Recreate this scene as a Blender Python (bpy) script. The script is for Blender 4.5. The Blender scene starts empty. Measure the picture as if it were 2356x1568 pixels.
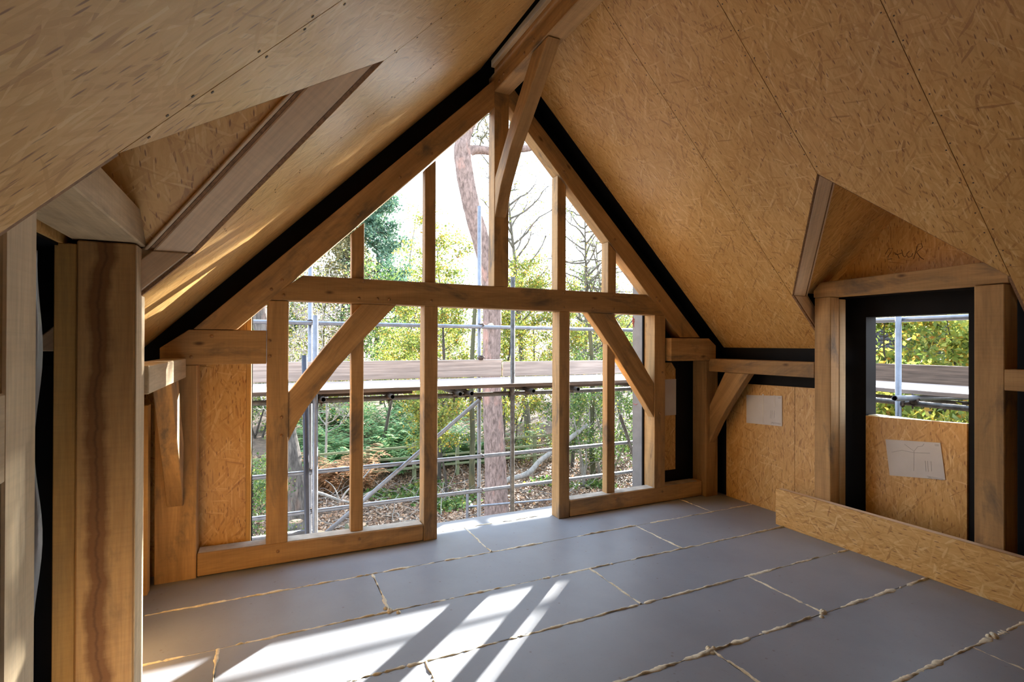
import bpy, bmesh, math, random
import numpy as np
from mathutils import Matrix, Vector, Euler

# ------------------------------------------------------------------ camera, sky, sun, exposure
S = bpy.context.scene
COL = S.collection
V = Vector
R = math.radians

EYE = V((0.0, 0.0, 1.6))
yaw, pitch, roll = R(25.37), R(0.23), R(0.178)
fw = V((math.sin(yaw)*math.cos(pitch), math.cos(yaw)*math.cos(pitch), math.sin(pitch)))
rt = V((math.cos(yaw), -math.sin(yaw), 0.0))
up = rt.cross(fw)
r2 = rt*math.cos(roll) + up*math.sin(roll)
u2 = up*math.cos(roll) - rt*math.sin(roll)
cd = bpy.data.cameras.new('camera')
cam = bpy.data.objects.new('camera', cd)
COL.objects.link(cam)
cam.matrix_world = Matrix(((r2.x, u2.x, -fw.x, EYE.x), (r2.y, u2.y, -fw.y, EYE.y), (r2.z, u2.z, -fw.z, EYE.z), (0, 0, 0, 1)))
cd.sensor_width = 36.0
cd.lens = 1206.0/2356.0*36.0
cd.clip_start, cd.clip_end = 0.05, 400
S.camera = cam

w = bpy.data.worlds.new('sky')
S.world = w
w.use_nodes = True
nt = w.node_tree
bg = nt.nodes['Background']
tc = nt.nodes.new('ShaderNodeTexCoord')
sp = nt.nodes.new('ShaderNodeSeparateXYZ')
cr = nt.nodes.new('ShaderNodeValToRGB')
cr.color_ramp.elements[0].position = 0.0
cr.color_ramp.elements[0].color = (0.94, 0.975, 1.0, 1)
cr.color_ramp.elements[1].position = 0.7
cr.color_ramp.elements[1].color = (0.62, 0.78, 1.0, 1)
nt.links.new(tc.outputs['Generated'], sp.inputs[0])
nt.links.new(sp.outputs['Z'], cr.inputs[0])
nt.links.new(cr.outputs[0], bg.inputs['Color'])
bg.inputs['Strength'].default_value = 1.8

sd = bpy.data.lights.new('sun', 'SUN')
sun = bpy.data.objects.new('sun', sd)
COL.objects.link(sun)
sd.energy = 22.0
sd.color = (1.0, 0.96, 0.89)
sd.angle = R(0.6)
el = R(17.4)
SUNV = V((0.76*math.cos(el), 0.65*math.cos(el), math.sin(el)))
sun.rotation_euler = SUNV.to_track_quat('Z', 'Y').to_euler()

vs = S.view_settings
vs.view_transform = 'Standard'
vs.look = 'None'
vs.gamma = 1.0
vs.use_curve_mapping = False
vs.exposure = 1.35
S.cycles.diffuse_bounces = 6
S.cycles.max_bounces = 12

# ------------------------------------------------------------------ helpers
WM = {}


def put(o, M, parent=None):
    COL.objects.link(o)
    WM[o] = M.copy()
    if parent is not None:
        o.parent = parent
        o.matrix_parent_inverse = WM[parent].inverted()
    o.matrix_basis = M
    return o


def tag(o, label=None, cat=None, group=None, kind=None):
    if label: o['label'] = label
    if cat: o['category'] = cat
    if group: o['group'] = group
    if kind: o['kind'] = kind
    return o


def empty(name, loc, label=None, cat=None, group=None, kind=None, parent=None):
    o = bpy.data.objects.new(name, None)
    o.empty_display_size = 0.1
    put(o, Matrix.Translation(V(loc)), parent)
    return tag(o, label, cat, group, kind)


def frame(origin, ex, ez):
    ex = V(ex).normalized(); ez = V(ez).normalized()
    ey = ez.cross(ex).normalized(); ex = ey.cross(ez).normalized()
    return Matrix(((ex.x, ey.x, ez.x, origin[0]), (ex.y, ey.y, ez.y, origin[1]), (ex.z, ey.z, ez.z, origin[2]), (0, 0, 0, 1)))


def prism(name, pts, ext, grain, mat, parent=None, bevel=0.004, mats=None):
    """planar polygon PTS (world) pushed along EXT; local X runs along GRAIN."""
    pts = [V(p) for p in pts]; ext = V(ext)
    c = sum(pts, V((0, 0, 0)))/len(pts) + ext*0.5
    g = V(grain)
    e = ext.normalized()
    g = g - e*g.dot(e)
    if g.length < 1e-4:
        g = (pts[1]-pts[0])
    M = frame(c, g, e)
    Mi = M.inverted()
    bm = bmesh.new()
    a = [bm.verts.new(Mi @ p) for p in pts]
    b = [bm.verts.new(Mi @ (p+ext)) for p in pts]
    n = len(pts)
    bm.faces.new(a); bm.faces.new(b[::-1])
    for i in range(n):
        bm.faces.new((a[i], b[i], b[(i+1) % n], a[(i+1) % n]))
    bmesh.ops.recalc_face_normals(bm, faces=bm.faces)
    if bevel:
        bmesh.ops.bevel(bm, geom=list(bm.edges), offset=bevel, segments=1, affect='EDGES', clamp_overlap=True)
    me = bpy.data.meshes.new(name)
    bm.to_mesh(me); bm.free()
    me.materials.append(mat)
    return put(bpy.data.objects.new(name, me), M, parent)


def box(name, x0, x1, y0, y1, z0, z1, mat, parent=None, axis='x', bevel=0.004):
    if axis == 'x':      # grain along X, prism along Y
        return prism(name, [(x0, y0, z0), (x1, y0, z0), (x1, y0, z1), (x0, y0, z1)], (0, y1-y0, 0), (1, 0, 0), mat, parent, bevel)
    if axis == 'y':
        return prism(name, [(x0, y0, z0), (x0, y1, z0), (x0, y1, z1), (x0, y0, z1)], (x1-x0, 0, 0), (0, 1, 0), mat, parent, bevel)
    return prism(name, [(x0, y0, z0), (x1, y0, z0), (x1, y0, z1), (x0, y0, z1)], (0, y1-y0, 0), (0, 0, 1), mat, parent, bevel)


def slab_x(name, x0, x1, poly_yz, grain, mat, parent=None, bevel=0.0):
    return prism(name, [(x0, y, z) for y, z in poly_yz], (x1-x0, 0, 0), grain, mat, parent, bevel)


def slab_y(name, y0, y1, poly_xz, grain, mat, parent=None, bevel=0.0):
    return prism(name, [(x, y0, z) for x, z in poly_xz], (0, y1-y0, 0), grain, mat, parent, bevel)


def raw_mesh(name, verts, faces, mat, parent=None, M=None, smooth=False, kind=None):
    """faces: (n,4) or (n,3) int array in local coordinates."""
    verts = np.asarray(verts, dtype=np.float32); faces = np.asarray(faces, dtype=np.int32)
    k = faces.shape[1]
    me = bpy.data.meshes.new(name)
    me.vertices.add(len(verts)); me.vertices.foreach_set('co', verts.ravel())
    me.loops.add(faces.size); me.loops.foreach_set('vertex_index', faces.ravel())
    me.polygons.add(len(faces))
    me.polygons.foreach_set('loop_start', np.arange(0, faces.size, k, dtype=np.int32))
    me.polygons.foreach_set('loop_total', np.full(len(faces), k, dtype=np.int32))
    if smooth:
        me.polygons.foreach_set('use_smooth', np.ones(len(faces), dtype=bool))
    me.update(calc_edges=True)
    me.materials.append(mat)
    o = put(bpy.data.objects.new(name, me), M or Matrix.Identity(4), parent)
    if kind: o['kind'] = kind
    return o


def tube_arrays(path, radii, seg=6, caps=False):
    P = np.asarray(path, dtype=np.float64); n = len(P)
    rad = np.broadcast_to(np.asarray(radii, dtype=np.float64), (n,))
    T = np.gradient(P, axis=0); T /= np.linalg.norm(T, axis=1)[:, None] + 1e-9
    ref = np.array([0.0, 0, 1]) if abs(T[0][2]) < 0.9 else np.array([1.0, 0, 0])
    A = np.cross(T, ref); A /= np.linalg.norm(A, axis=1)[:, None] + 1e-9
    B = np.cross(T, A)
    t = np.arange(seg)*2*np.pi/seg
    v = P[:, None, :] + rad[:, None, None]*(np.cos(t)[None, :, None]*A[:, None, :] + np.sin(t)[None, :, None]*B[:, None, :])
    i = np.arange(n-1)[:, None]*seg; j = np.arange(seg)[None, :]; j2 = (j+1) % seg
    f = np.stack([i+j, i+j2, i+seg+j2, i+seg+j], axis=-1).reshape(-1, 4)
    return v.reshape(-1, 3), f


class Bag:
    def __init__(s): s.v = []; s.f = []; s.n = 0
    def add(s, v, f):
        s.v.append(v); s.f.append(f+s.n); s.n += len(v)
    def tube(s, path, radii, seg=6): s.add(*tube_arrays(path, radii, seg))
    def obj(s, name, mat, parent=None, smooth=True, kind=None, M=None):
        return raw_mesh(name, np.concatenate(s.v), np.concatenate(s.f), mat, parent, M, smooth, kind)


# ------------------------------------------------------------------ materials
def newmat(name):
    m = bpy.data.materials.new(name); m.use_nodes = True
    return m, m.node_tree, m.node_tree.nodes['Principled BSDF']


def N(t, typ, **kw):
    n = t.nodes.new(typ)
    for k, v in kw.items():
        if hasattr(n, k): setattr(n, k, v)
        else: n.inputs[k].default_value = v
    return n


def ramp(t, fac, stops):
    r = t.nodes.new('ShaderNodeValToRGB')
    e = r.color_ramp.elements
    while len(e) < len(stops): e.new(0.5)
    for i, (p, c) in enumerate(stops):
        e[i].position = p; e[i].color = (c[0], c[1], c[2], 1)
    t.links.new(fac, r.inputs[0])
    return r.outputs[0]


def mix(t, fac, a, b, mode='MIX'):
    m = t.nodes.new('ShaderNodeMix'); m.data_type = 'RGBA'; m.blend_type = mode
    for sock, v in ((m.inputs[0], fac), (m.inputs[6], a), (m.inputs[7], b)):
        if hasattr(v, 'is_output'): t.links.new(v, sock)
        elif isinstance(v, (int, float)): sock.default_value = v if sock == m.inputs[0] else (v, v, v, 1)
        else: sock.default_value = (v[0], v[1], v[2], 1)
    return m.outputs[2]


def coords(t, scale=(1, 1, 1), rot=(0, 0, 0), shift=20.0, space='Object'):
    tc = t.nodes.new('ShaderNodeTexCoord'); oi = t.nodes.new('ShaderNodeObjectInfo')
    ml = N(t, 'ShaderNodeMath', operation='MULTIPLY'); ml.inputs[1].default_value = shift
    t.links.new(oi.outputs['Random'], ml.inputs[0])
    ad = N(t, 'ShaderNodeVectorMath', operation='ADD')
    t.links.new(tc.outputs[space], ad.inputs[0]); t.links.new(ml.outputs[0], ad.inputs[1])
    mp = t.nodes.new('ShaderNodeMapping')
    mp.inputs['Scale'].default_value = scale; mp.inputs['Rotation'].default_value = rot
    t.links.new(ad.outputs[0], mp.inputs[0])
    return mp.outputs[0]


def noise(t, vec, scale=1.0, detail=4.0, rough=0.55, dist=0.0):
    n = N(t, 'ShaderNodeTexNoise'); n.inputs['Scale'].default_value = scale; n.inputs['Detail'].default_value = detail
    n.inputs['Roughness'].default_value = rough; n.inputs['Distortion'].default_value = dist
    t.links.new(vec, n.inputs['Vector'])
    return n.outputs[0]


def bump(t, bs, h, strength=0.2, dist=0.01):
    b = t.nodes.new('ShaderNodeBump'); b.inputs['Strength'].default_value = strength; b.inputs['Distance'].default_value = dist
    t.links.new(h, b.inputs['Height']); t.links.new(b.outputs[0], bs.inputs['Normal'])


def oak(name, light, dark, stain=0.5, rough=0.7, streak=False):
    m, t, b = newmat(name)
    g = noise(t, coords(t, (0.9, 9, 9)), 1.0, 6, 0.6, 0.8)
    c = ramp(t, g, [(0.25, dark), (0.45, [(a*0.45+d*0.55) for a, d in zip(light, dark)]), (0.62, light), (0.8, [a*1.12 for a in light])])
    fine = noise(t, coords(t, (5, 90, 90)), 1.0, 3, 0.6)
    c = mix(t, 0.28, c, ramp(t, fine, [(0.3, (0.45, 0.45, 0.45)), (0.6, (1, 1, 1))]), 'MULTIPLY')
    saw = noise(t, coords(t, (70, 3, 3)), 1.0, 2, 0.5)
    c = mix(t, 0.10, c, ramp(t, saw, [(0.35, (0.5, 0.5, 0.5)), (0.55, (1, 1, 1))]), 'MULTIPLY')
    s = noise(t, coords(t, (1.6, 4.0, 4.0), shift=37), 1.0, 5, 0.65, 0.6)
    c = mix(t, ramp(t, s, [(0.54, (0, 0, 0)), (0.70, (stain,)*3)]), c, (0.10, 0.085, 0.07))
    k = N(t, 'ShaderNodeTexVoronoi'); k.inputs['Scale'].default_value = 1.0
    t.links.new(coords(t, (3.0, 7, 7), shift=11), k.inputs['Vector'])
    ks = t.nodes.new('ShaderNodeSeparateColor'); t.links.new(k.outputs['Color'], ks.inputs[0])
    kg = N(t, 'ShaderNodeMath', operation='GREATER_THAN'); kg.inputs[1].default_value = 0.72; t.links.new(ks.outputs[0], kg.inputs[0])
    km = mix(t, 1.0, ramp(t, k.outputs['Distance'], [(0.04, (0.85,)*3), (0.13, (0, 0, 0))]), kg.outputs[0], 'MULTIPLY')
    c = mix(t, km, c, (0.10, 0.045, 0.02))
    if streak:      # one wandering brown heart-crack stain along the timber
        tc = t.nodes.new('ShaderNodeTexCoord'); sp = t.nodes.new('ShaderNodeSeparateXYZ'); t.links.new(tc.outputs['Object'], sp.inputs[0])
        wv = noise(t, coords(t, (1.5, 0.01, 0.01), shift=0), 1.0, 7, 0.62)
        m1 = N(t, 'ShaderNodeMath', operation='MULTIPLY_ADD'); m1.inputs[1].default_value = 0.20; m1.inputs[2].default_value = -0.125
        t.links.new(wv, m1.inputs[0])
        m2 = N(t, 'ShaderNodeMath', operation='SUBTRACT'); t.links.new(sp.outputs['Y'], m2.inputs[0]); t.links.new(m1.outputs[0], m2.inputs[1])
        m3 = N(t, 'ShaderNodeMath', operation='ABSOLUTE'); t.links.new(m2.outputs[0], m3.inputs[0])
        ed = noise(t, coords(t, (4, 16, 4), shift=1), 1.0, 6, 0.7)
        m4 = N(t, 'ShaderNodeMath', operation='MULTIPLY_ADD'); m4.inputs[1].default_value = -0.045; t.links.new(ed, m4.inputs[0]); t.links.new(m3.outputs[0], m4.inputs[2])
        c = mix(t, ramp(t, m4.outputs[0], [(0.0, (0.85,)*3), (0.024, (0, 0, 0))]), c, (0.21, 0.085, 0.027))
        c = mix(t, ramp(t, m3.outputs[0], [(0.0, (0.6,)*3), (0.008, (0, 0, 0))]), c, (0.12, 0.05, 0.018))
    oi = t.nodes.new('ShaderNodeObjectInfo')
    c = mix(t, 1.0, c, ramp(t, oi.outputs['Random'], [(0, (0.84, 0.82, 0.80)), (1, (1.08, 1.06, 1.04))]), 'MULTIPLY')
    t.links.new(c, b.inputs['Base Color']); b.inputs['Roughness'].default_value = rough
    bump(t, b, saw, 0.18, 0.004)
    return m


def osb(name, tint=(1, 1, 1), rough=0.39):
    m, t, b = newmat(name)
    base = noise(t, coords(t, (5, 40, 3)), 1.0, 5, 0.65, 0.4)
    c = ramp(t, base, [(0.3, (0.58, 0.355, 0.135)), (0.7, (0.70, 0.46, 0.20))])
    layers = [(0.18, (8, 75, 3), 0.42), (-0.38, (7, 66, 3), 0.36), (0.62, (9, 80, 3), 0.30), (-0.8, (10, 88, 3), 0.22), (0.02, (12, 130, 3), 0.30), (1.35, (11, 100, 3), 0.08)]
    for i, (a, sc, cover) in enumerate(layers):
        v = coords(t, (1, 1, 1), (0, 0, a), shift=13+7*i)
        wn = N(t, 'ShaderNodeTexNoise'); wn.inputs['Scale'].default_value = 4.0; wn.inputs['Detail'].default_value = 2
        t.links.new(v, wn.inputs['Vector'])
        am = N(t, 'ShaderNodeVectorMath', operation='SCALE'); am.inputs['Scale'].default_value = 0.045
        t.links.new(wn.outputs['Color'], am.inputs[0])
        ad = N(t, 'ShaderNodeVectorMath', operation='ADD'); t.links.new(v, ad.inputs[0]); t.links.new(am.outputs[0], ad.inputs[1])
        mp = t.nodes.new('ShaderNodeMapping'); mp.inputs['Scale'].default_value = sc; t.links.new(ad.outputs[0], mp.inputs[0])
        vo = N(t, 'ShaderNodeTexVoronoi', voronoi_dimensions='2D'); vo.inputs['Scale'].default_value = 1.0
        t.links.new(mp.outputs[0], vo.inputs['Vector'])
        sx = t.nodes.new('ShaderNodeSeparateColor'); t.links.new(vo.outputs['Color'], sx.inputs[0])
        col = ramp(t, sx.outputs[0], [(0.0, (0.34, 0.16, 0.05)), (0.08, (0.53, 0.30, 0.10)), (0.45, (0.63, 0.39, 0.15)), (0.85, (0.71, 0.48, 0.22)), (1.0, (0.80, 0.62, 0.35))])
        th = N(t, 'ShaderNodeMath', operation='LESS_THAN'); th.inputs[1].default_value = cover
        t.links.new(sx.outputs[1], th.inputs[0])
        ml = N(t, 'ShaderNodeMath', operation='MULTIPLY'); ml.inputs[1].default_value = 0.66
        t.links.new(th.outputs[0], ml.inputs[0])
        c = mix(t, ml.outputs[0], c, col)
    sm = noise(t, coords(t, (1.3, 2.0, 1.3), shift=5), 1.0, 4, 0.6)
    c = mix(t, 0.4, c, ramp(t, sm, [(0.3, (0.74, 0.72, 0.70)), (0.6, (1, 1, 1))]), 'MULTIPLY')
    dk = N(t, 'ShaderNodeTexVoronoi'); t.links.new(coords(t, (11, 60, 3), (0, 0, 0.3), shift=3), dk.inputs['Vector']); dk.inputs['Scale'].default_value = 1.0
    c = mix(t, ramp(t, dk.outputs['Distance'], [(0.12, (0.85,)*3), (0.20, (0, 0, 0))]), c, (0.20, 0.08, 0.025))
    c = mix(t, 1.0, c, tint, 'MULTIPLY')
    t.links.new(c, b.inputs['Base Color']); b.inputs['Roughness'].default_value = rough
    b.inputs['Specular IOR Level'].default_value = 0.5
    bump(t, b, base, 0.07, 0.002)
    return m


def plain(name, col, rough=0.6, metal=0.0, var=0.25, scale=6.0, spec=0.5, stretch=(1, 1, 1), b_=0.0):
    m, t, b = newmat(name)
    n = noise(t, coords(t, stretch), scale, 5, 0.6)
    c = ramp(t, n, [(0.3, [x*(1-var) for x in col]), (0.7, [min(1, x*(1+var)) for x in col])])
    t.links.new(c, b.inputs['Base Color']); b.inputs['Roughness'].default_value = rough; b.inputs['Metallic'].default_value = metal
    b.inputs['Specular IOR Level'].default_value = spec
    if b_: bump(t, b, n, b_, 0.01)
    return m


OAK = oak('oak', (0.575, 0.355, 0.15), (0.33, 0.19, 0.073), 0.85)
OAKT = oak('streaked_oak', (0.66, 0.42, 0.18), (0.50, 0.28, 0.11), 0.5, streak=True)
OAKPALE = oak('pale_oak', (0.70, 0.56, 0.36), (0.50, 0.37, 0.21), 0.35)
PINE = oak('planed_softwood', (0.88, 0.70, 0.51), (0.76, 0.57, 0.40), 0.0, 0.55)
YELL = oak('yellow_softwood', (0.68, 0.43, 0.15), (0.54, 0.31, 0.09), 0.2)
OSB = osb('osb', (1.07, 1.0, 0.82))
OSBEDGE = plain('osb_edge', (0.28, 0.16, 0.085), 0.8, var=0.4, scale=60)
BLACK = plain('black_membrane', (0.006, 0.006, 0.0075), 0.6, var=0.4, scale=3, spec=0.15)
FOAMGREY = plain('grey_insulation', (0.17, 0.17, 0.175), 0.8, var=0.15, scale=8)
CORE = plain('panel_core', (0.45, 0.36, 0.24), 0.8, var=0.15)
BEAD = plain('expanding_foam', (0.74, 0.67, 0.50), 0.8, var=0.25, scale=40, b_=0.4)
PEGM = plain('oak_peg', (0.34, 0.19, 0.085), 0.7, var=0.3, scale=30)
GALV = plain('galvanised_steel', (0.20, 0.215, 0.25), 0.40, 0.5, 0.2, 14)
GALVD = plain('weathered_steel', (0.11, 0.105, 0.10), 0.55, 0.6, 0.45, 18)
RUST = plain('rusty_fitting', (0.10, 0.075, 0.06), 0.6, 0.5, 0.5, 30)
BLUEPOLE = plain('dark_blue_steel', (0.035, 0.04, 0.06), 0.35, 0.4, 0.2, 8)
SBOARD = plain('weathered_board', (0.40, 0.33, 0.29), 0.85, var=0.35, scale=4, stretch=(0.4, 9, 9), b_=0.3)
SBOARDD = plain('dirty_board', (0.11, 0.08, 0.062), 0.85, var=0.5, scale=4, stretch=(0.6, 9, 9), b_=0.3)
FENCEM = plain('green_fence_timber', (0.17, 0.19, 0.10), 0.9, var=0.3, scale=5, stretch=(0.5, 6, 6))
INK = plain('pencil_line', (0.10, 0.05, 0.025), 0.9, var=0.1)
GREYINK = plain('faint_print', (0.38, 0.37, 0.38), 0.9, var=0.1)
REDINK = plain('red_marker', (0.45, 0.03, 0.03), 0.7, var=0.1)
PLASTIC = plain('thin_plastic_sheet', (0.22, 0.23, 0.25), 0.3, var=0.2)
TAPE = plain('clear_tape', (0.72, 0.70, 0.66), 0.2, var=0.1)
SLATE = plain('slate_cladding', (0.06, 0.063, 0.08), 0.7, var=0.4, scale=3, stretch=(0.5, 3, 3))


def floor_mat():
    m, t, b = newmat('grey_floor_board')
    n = noise(t, coords(t, (1, 1, 1)), 2.2, 6, 0.6)
    c = ramp(t, n, [(0.3, (0.255, 0.272, 0.305)), (0.7, (0.30, 0.32, 0.355))])
    v = N(t, 'ShaderNodeTexVoronoi'); v.inputs['Scale'].default_value = 9.0; t.links.new(coords(t, (1, 1, 1), shift=9), v.inputs['Vector'])
    c = mix(t, ramp(t, v.outputs['Distance'], [(0.03, (0.55,)*3), (0.085, (0, 0, 0))]), c, (0.17, 0.13, 0.09))
    f = noise(t, coords(t, (1, 1, 1), shift=3), 60, 3, 0.6)
    c = mix(t, ramp(t, f, [(0.62, (0, 0, 0)), (0.75, (0.35,)*3)]), c, (0.21, 0.185, 0.15))
    t.links.new(c, b.inputs['Base Color'])
    b.inputs['Roughness'].default_value = 0.42
    b.inputs['Specular IOR Level'].default_value = 0.35
    bump(t, b, f, 0.05, 0.002)
    return m


FLOOR = floor_mat()


def paper_mat():
    m, t, b = newmat('drawing_paper')
    n = noise(t, coords(t, (1, 1, 1)), 5, 4)
    c = ramp(t, n, [(0.3, (0.62, 0.60, 0.585)), (0.7, (0.70, 0.685, 0.67))])
    t.links.new(c, b.inputs['Base Color']); b.inputs['Roughness'].default_value = 0.5
    return m


PAPER = paper_mat()


def island_mat(name, stops, trans=0.45, rough=0.55):
    """leaf-like material: colour varies from piece to piece; some light passes through."""
    m, t, b = newmat(name)
    geo = t.nodes.new('ShaderNodeNewGeometry')
    c = ramp(t, geo.outputs['Random Per Island'], stops)
    t.links.new(c, b.inputs['Base Color']); b.inputs['Roughness'].default_value = rough
    b.inputs['Specular IOR Level'].default_value = 0.4
    if trans > 0:
        tr = t.nodes.new('ShaderNodeBsdfTranslucent'); t.links.new(c, tr.inputs['Color'])
        mx = t.nodes.new('ShaderNodeMixShader'); mx.inputs[0].default_value = trans
        t.links.new(b.outputs[0], mx.inputs[1]); t.links.new(tr.outputs[0], mx.inputs[2])
        t.links.new(mx.outputs[0], t.nodes['Material Output'].inputs['Surface'])
    return m


LEAFY = island_mat('leaves_turning_yellow', [(0, (0.116, 0.175, 0.037)), (0.45, (0.204, 0.263, 0.052)), (0.75, (0.335, 0.335, 0.059)), (0.92, (0.438, 0.306, 0.043)), (1, (0.402, 0.184, 0.037))])
LEAFG = island_mat('leaves_green', [(0, (0.043, 0.096, 0.026)), (0.5, (0.096, 0.175, 0.043)), (0.85, (0.190, 0.263, 0.066)), (1, (0.329, 0.306, 0.059))], 0.35, 0.4)
LEAFD = island_mat('pine_needles', [(0, (0.053, 0.124, 0.087)), (0.6, (0.104, 0.206, 0.136)), (1, (0.197, 0.281, 0.156))], 0.25)
LEAFO = island_mat('olive_needles', [(0, (0.136, 0.136, 0.061)), (0.6, (0.228, 0.206, 0.093)), (1, (0.372, 0.281, 0.124))], 0.25)
FERN = island_mat('bracken_fronds', [(0, (0.098, 0.234, 0.098)), (0.6, (0.194, 0.370, 0.147)), (0.9, (0.350, 0.446, 0.174)), (1, (0.438, 0.291, 0.117))], 0.4)
DEADFERN = island_mat('dead_bracken', [(0, (0.214, 0.109, 0.050)), (1, (0.408, 0.224, 0.109))], 0.3)
LITTER = island_mat('leaf_litter', [(0, (0.132, 0.073, 0.045)), (0.4, (0.262, 0.157, 0.098)), (0.75, (0.384, 0.255, 0.167)), (0.92, (0.507, 0.384, 0.289)), (1, (0.482, 0.238, 0.088))], 0.15)


def bark(name, c0, c1, sc=(14, 14, 2.2), strength=0.8):
    m, t, b = newmat(name)
    n = noise(t, coords(t, sc), 1.0, 6, 0.65, 0.5)
    c = ramp(t, n, [(0.32, c0), (0.65, c1)])
    p = noise(t, coords(t, (2.5, 2.5, 1.2), shift=31), 1.0, 4, 0.6)
    c = mix(t, ramp(t, p, [(0.55, (0, 0, 0)), (0.68, (0.5,)*3)]), c, [min(1, x*1.5)*f for x, f in zip(c1, (1.1, 0.8, 0.7))])
    t.links.new(c, b.inputs['Base Color']); b.inputs['Roughness'].default_value = 0.9
    bump(t, b, n, strength, 0.03)
    return m


BARKP = bark('pine_bark', (0.10, 0.068, 0.058), (0.34, 0.245, 0.215), (18, 18, 6))
BARKG = bark('furrowed_bark', (0.03, 0.026, 0.023), (0.19, 0.165, 0.145), (16, 16, 2.4), 1.0)
TWIG = bark('twig_bark', (0.03, 0.026, 0.02), (0.075, 0.066, 0.054))
TWIGPALE = bark('pale_twig_bark', (0.16, 0.148, 0.13), (0.34, 0.32, 0.29))
MOSSY = bark('mossy_bark', (0.05, 0.05, 0.03), (0.11, 0.11, 0.055))
GROUND = plain('forest_soil', (0.13, 0.09, 0.062), 0.95, var=0.5, scale=3, b_=0.5)
MOSS = plain('mossy_soil', (0.10, 0.13, 0.05), 0.95, var=0.5, scale=3, b_=0.5)

random.seed(5)
G = 4.13          # inner face of the gable frame
XC = 1.855        # middle of the room
ZA = 4.145        # apex of the boarded slopes

# ------------------------------------------------------------------ floor
floor = tag(box('floor', -0.85, 4.68, -5.0, 4.5, -0.30, -0.052, CORE, bevel=0), kind='structure')
rows = [(4.288, 4.50, [(-0.85, 1.18), (1.18, 2.5), (2.5, 4.6)]),
        (3.70, 4.282, [(-0.72, 1.58), (1.586, 3.87), (3.876, 4.44)]),
        (3.135, 3.694, [(-0.72, 0.685), (0.691, 2.96), (2.966, 4.44)]),
        (2.575, 3.129, [(-0.72, -0.21), (-0.204, 2.10), (2.106, 4.44)]),
        (2.03, 2.569, [(-0.72, 0.74), (0.746, 3.02), (3.026, 4.44)]),
        (1.47, 2.024, [(-0.72, -0.17), (-0.164, 2.12), (2.126, 4.44)]),
        (0.91, 1.464, [(-0.72, 1.10), (1.106, 3.39), (3.396, 4.44)]),
        (0.35, 0.904, [(-0.72, 2.2), (2.206, 4.44)]),
        (-0.21, 0.344, [(-0.72, 1.4), (1.406, 4.44)]),
        (-0.77, -0.216, [(-0.72, 2.2), (2.206, 4.44)]),
        (-5.0, -0.776, [(-0.72, 1.4), (1.406, 4.44)])]
for y0, y1, xs in rows:
    for x0, x1 in xs:
        dz = random.uniform(-0.0012, 0.0012)
        box('floor_board', x0, x1, y0, y1, -0.05+dz, dz, FLOOR, floor, bevel=0.002)


def bead(p0, p1, wide, high, seed, gaps=0.12):
    rng = np.random.default_rng(seed)
    p0 = np.array(p0); p1 = np.array(p1); L = np.linalg.norm(p1-p0); n = max(6, int(L/0.014))
    d = (p1-p0)/L; s = np.array([-d[1], d[0], 0])
    t = np.linspace(0, 1, n)
    def sm(k, amp):
        a = rng.normal(size=n); kk = np.ones(k)/k
        return np.convolve(a, kk, 'same')*amp*math.sqrt(k)
    wide *= 1.08; high *= 0.8
    wv = np.clip(wide*(0.75+0.28*sm(9, 1.0)+0.22*sm(3, 1.0)), 0.002, wide*2.2)
    hv = np.clip(high*(0.75+0.3*sm(11, 1.0)+0.25*sm(3, 1.0)), 0.001, high*2.4)
    g = sm(25, 1.0)
    thin = g > np.quantile(g, 1-gaps)
    wv[thin] = 0.003; hv[thin] = 0.0008
    off = sm(5, 0.0018)
    ang = np.linspace(0, math.pi, 6)
    c = p0[None]+d[None]*(t*L)[:, None]+s[None]*off[:, None]
    v = c[:, None, :] + s[None, None, :]*(np.cos(ang)[None, :, None]*wv[:, None, None]*0.5)
    v = v.copy(); v[:, :, 2] += np.sin(ang)[None, :]*hv[:, None] - 0.001
    i = np.arange(n-1)[:, None]*6; j = np.arange(5)[None, :]
    f = np.stack([i+j, i+j+1, i+7+j, i+6+j], axis=-1).reshape(-1, 4)
    raw_mesh('foam_bead', v.reshape(-1, 3), f, BEAD, floor, smooth=True)


sd_ = 1
for (y0, y1, xs) in rows[:9]:
    sd_ += 1
    x1 = 4.12 if y0 < 3.3 else 4.4
    wd = {4.288: 0.022, 3.70: 0.018, 3.135: 0.019, 2.575: 0.021, 2.03: 0.025, 1.47: 0.027}.get(y0, 0.022)
    if y0 == 4.288:
        bead((1.29, y0-0.003, 0), (2.43, y0-0.003, 0), 0.022, 0.008, sd_, 0.02)
    else:
        bead((-0.62, y0-0.003, 0), (x1, y0-0.003, 0), wd, 0.010, sd_, 0.13)
    if y0 < 4.2:
        for a, b_ in zip(xs[:-1], xs[1:]):
            sd_ += 1
            bead((a[1]+0.003, y0, 0), (a[1]+0.003, y1, 0), 0.017 if a[1] not in (0.685, -0.21) else 0.026, 0.010, sd_, 0.05)
# lumps where joints meet
for i, (x, y) in enumerate([(2.12, 2.03), (3.02, 2.03), (3.62, 1.47), (0.69, 3.135)]):
    b2 = Bag()
    rng = np.random.default_rng(i)
    for k in range(7):
        q = np.array([x, y, 0])+rng.normal(size=3)*np.array([.02, .014, 0])
        h = rng.uniform(.008, .018)
        b2.tube([q+[0, 0, -.002], q+[0, 0, h*.6], q+[0, 0, h]], [.016, .012, .002], 7)
    b2.obj('foam_lump', BEAD, floor)

# ------------------------------------------------------------------ roof slopes (ceiling)
ceiling = empty('ceiling', (XC, 1.2, ZA), kind='structure')
PERP = 0.15


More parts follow.
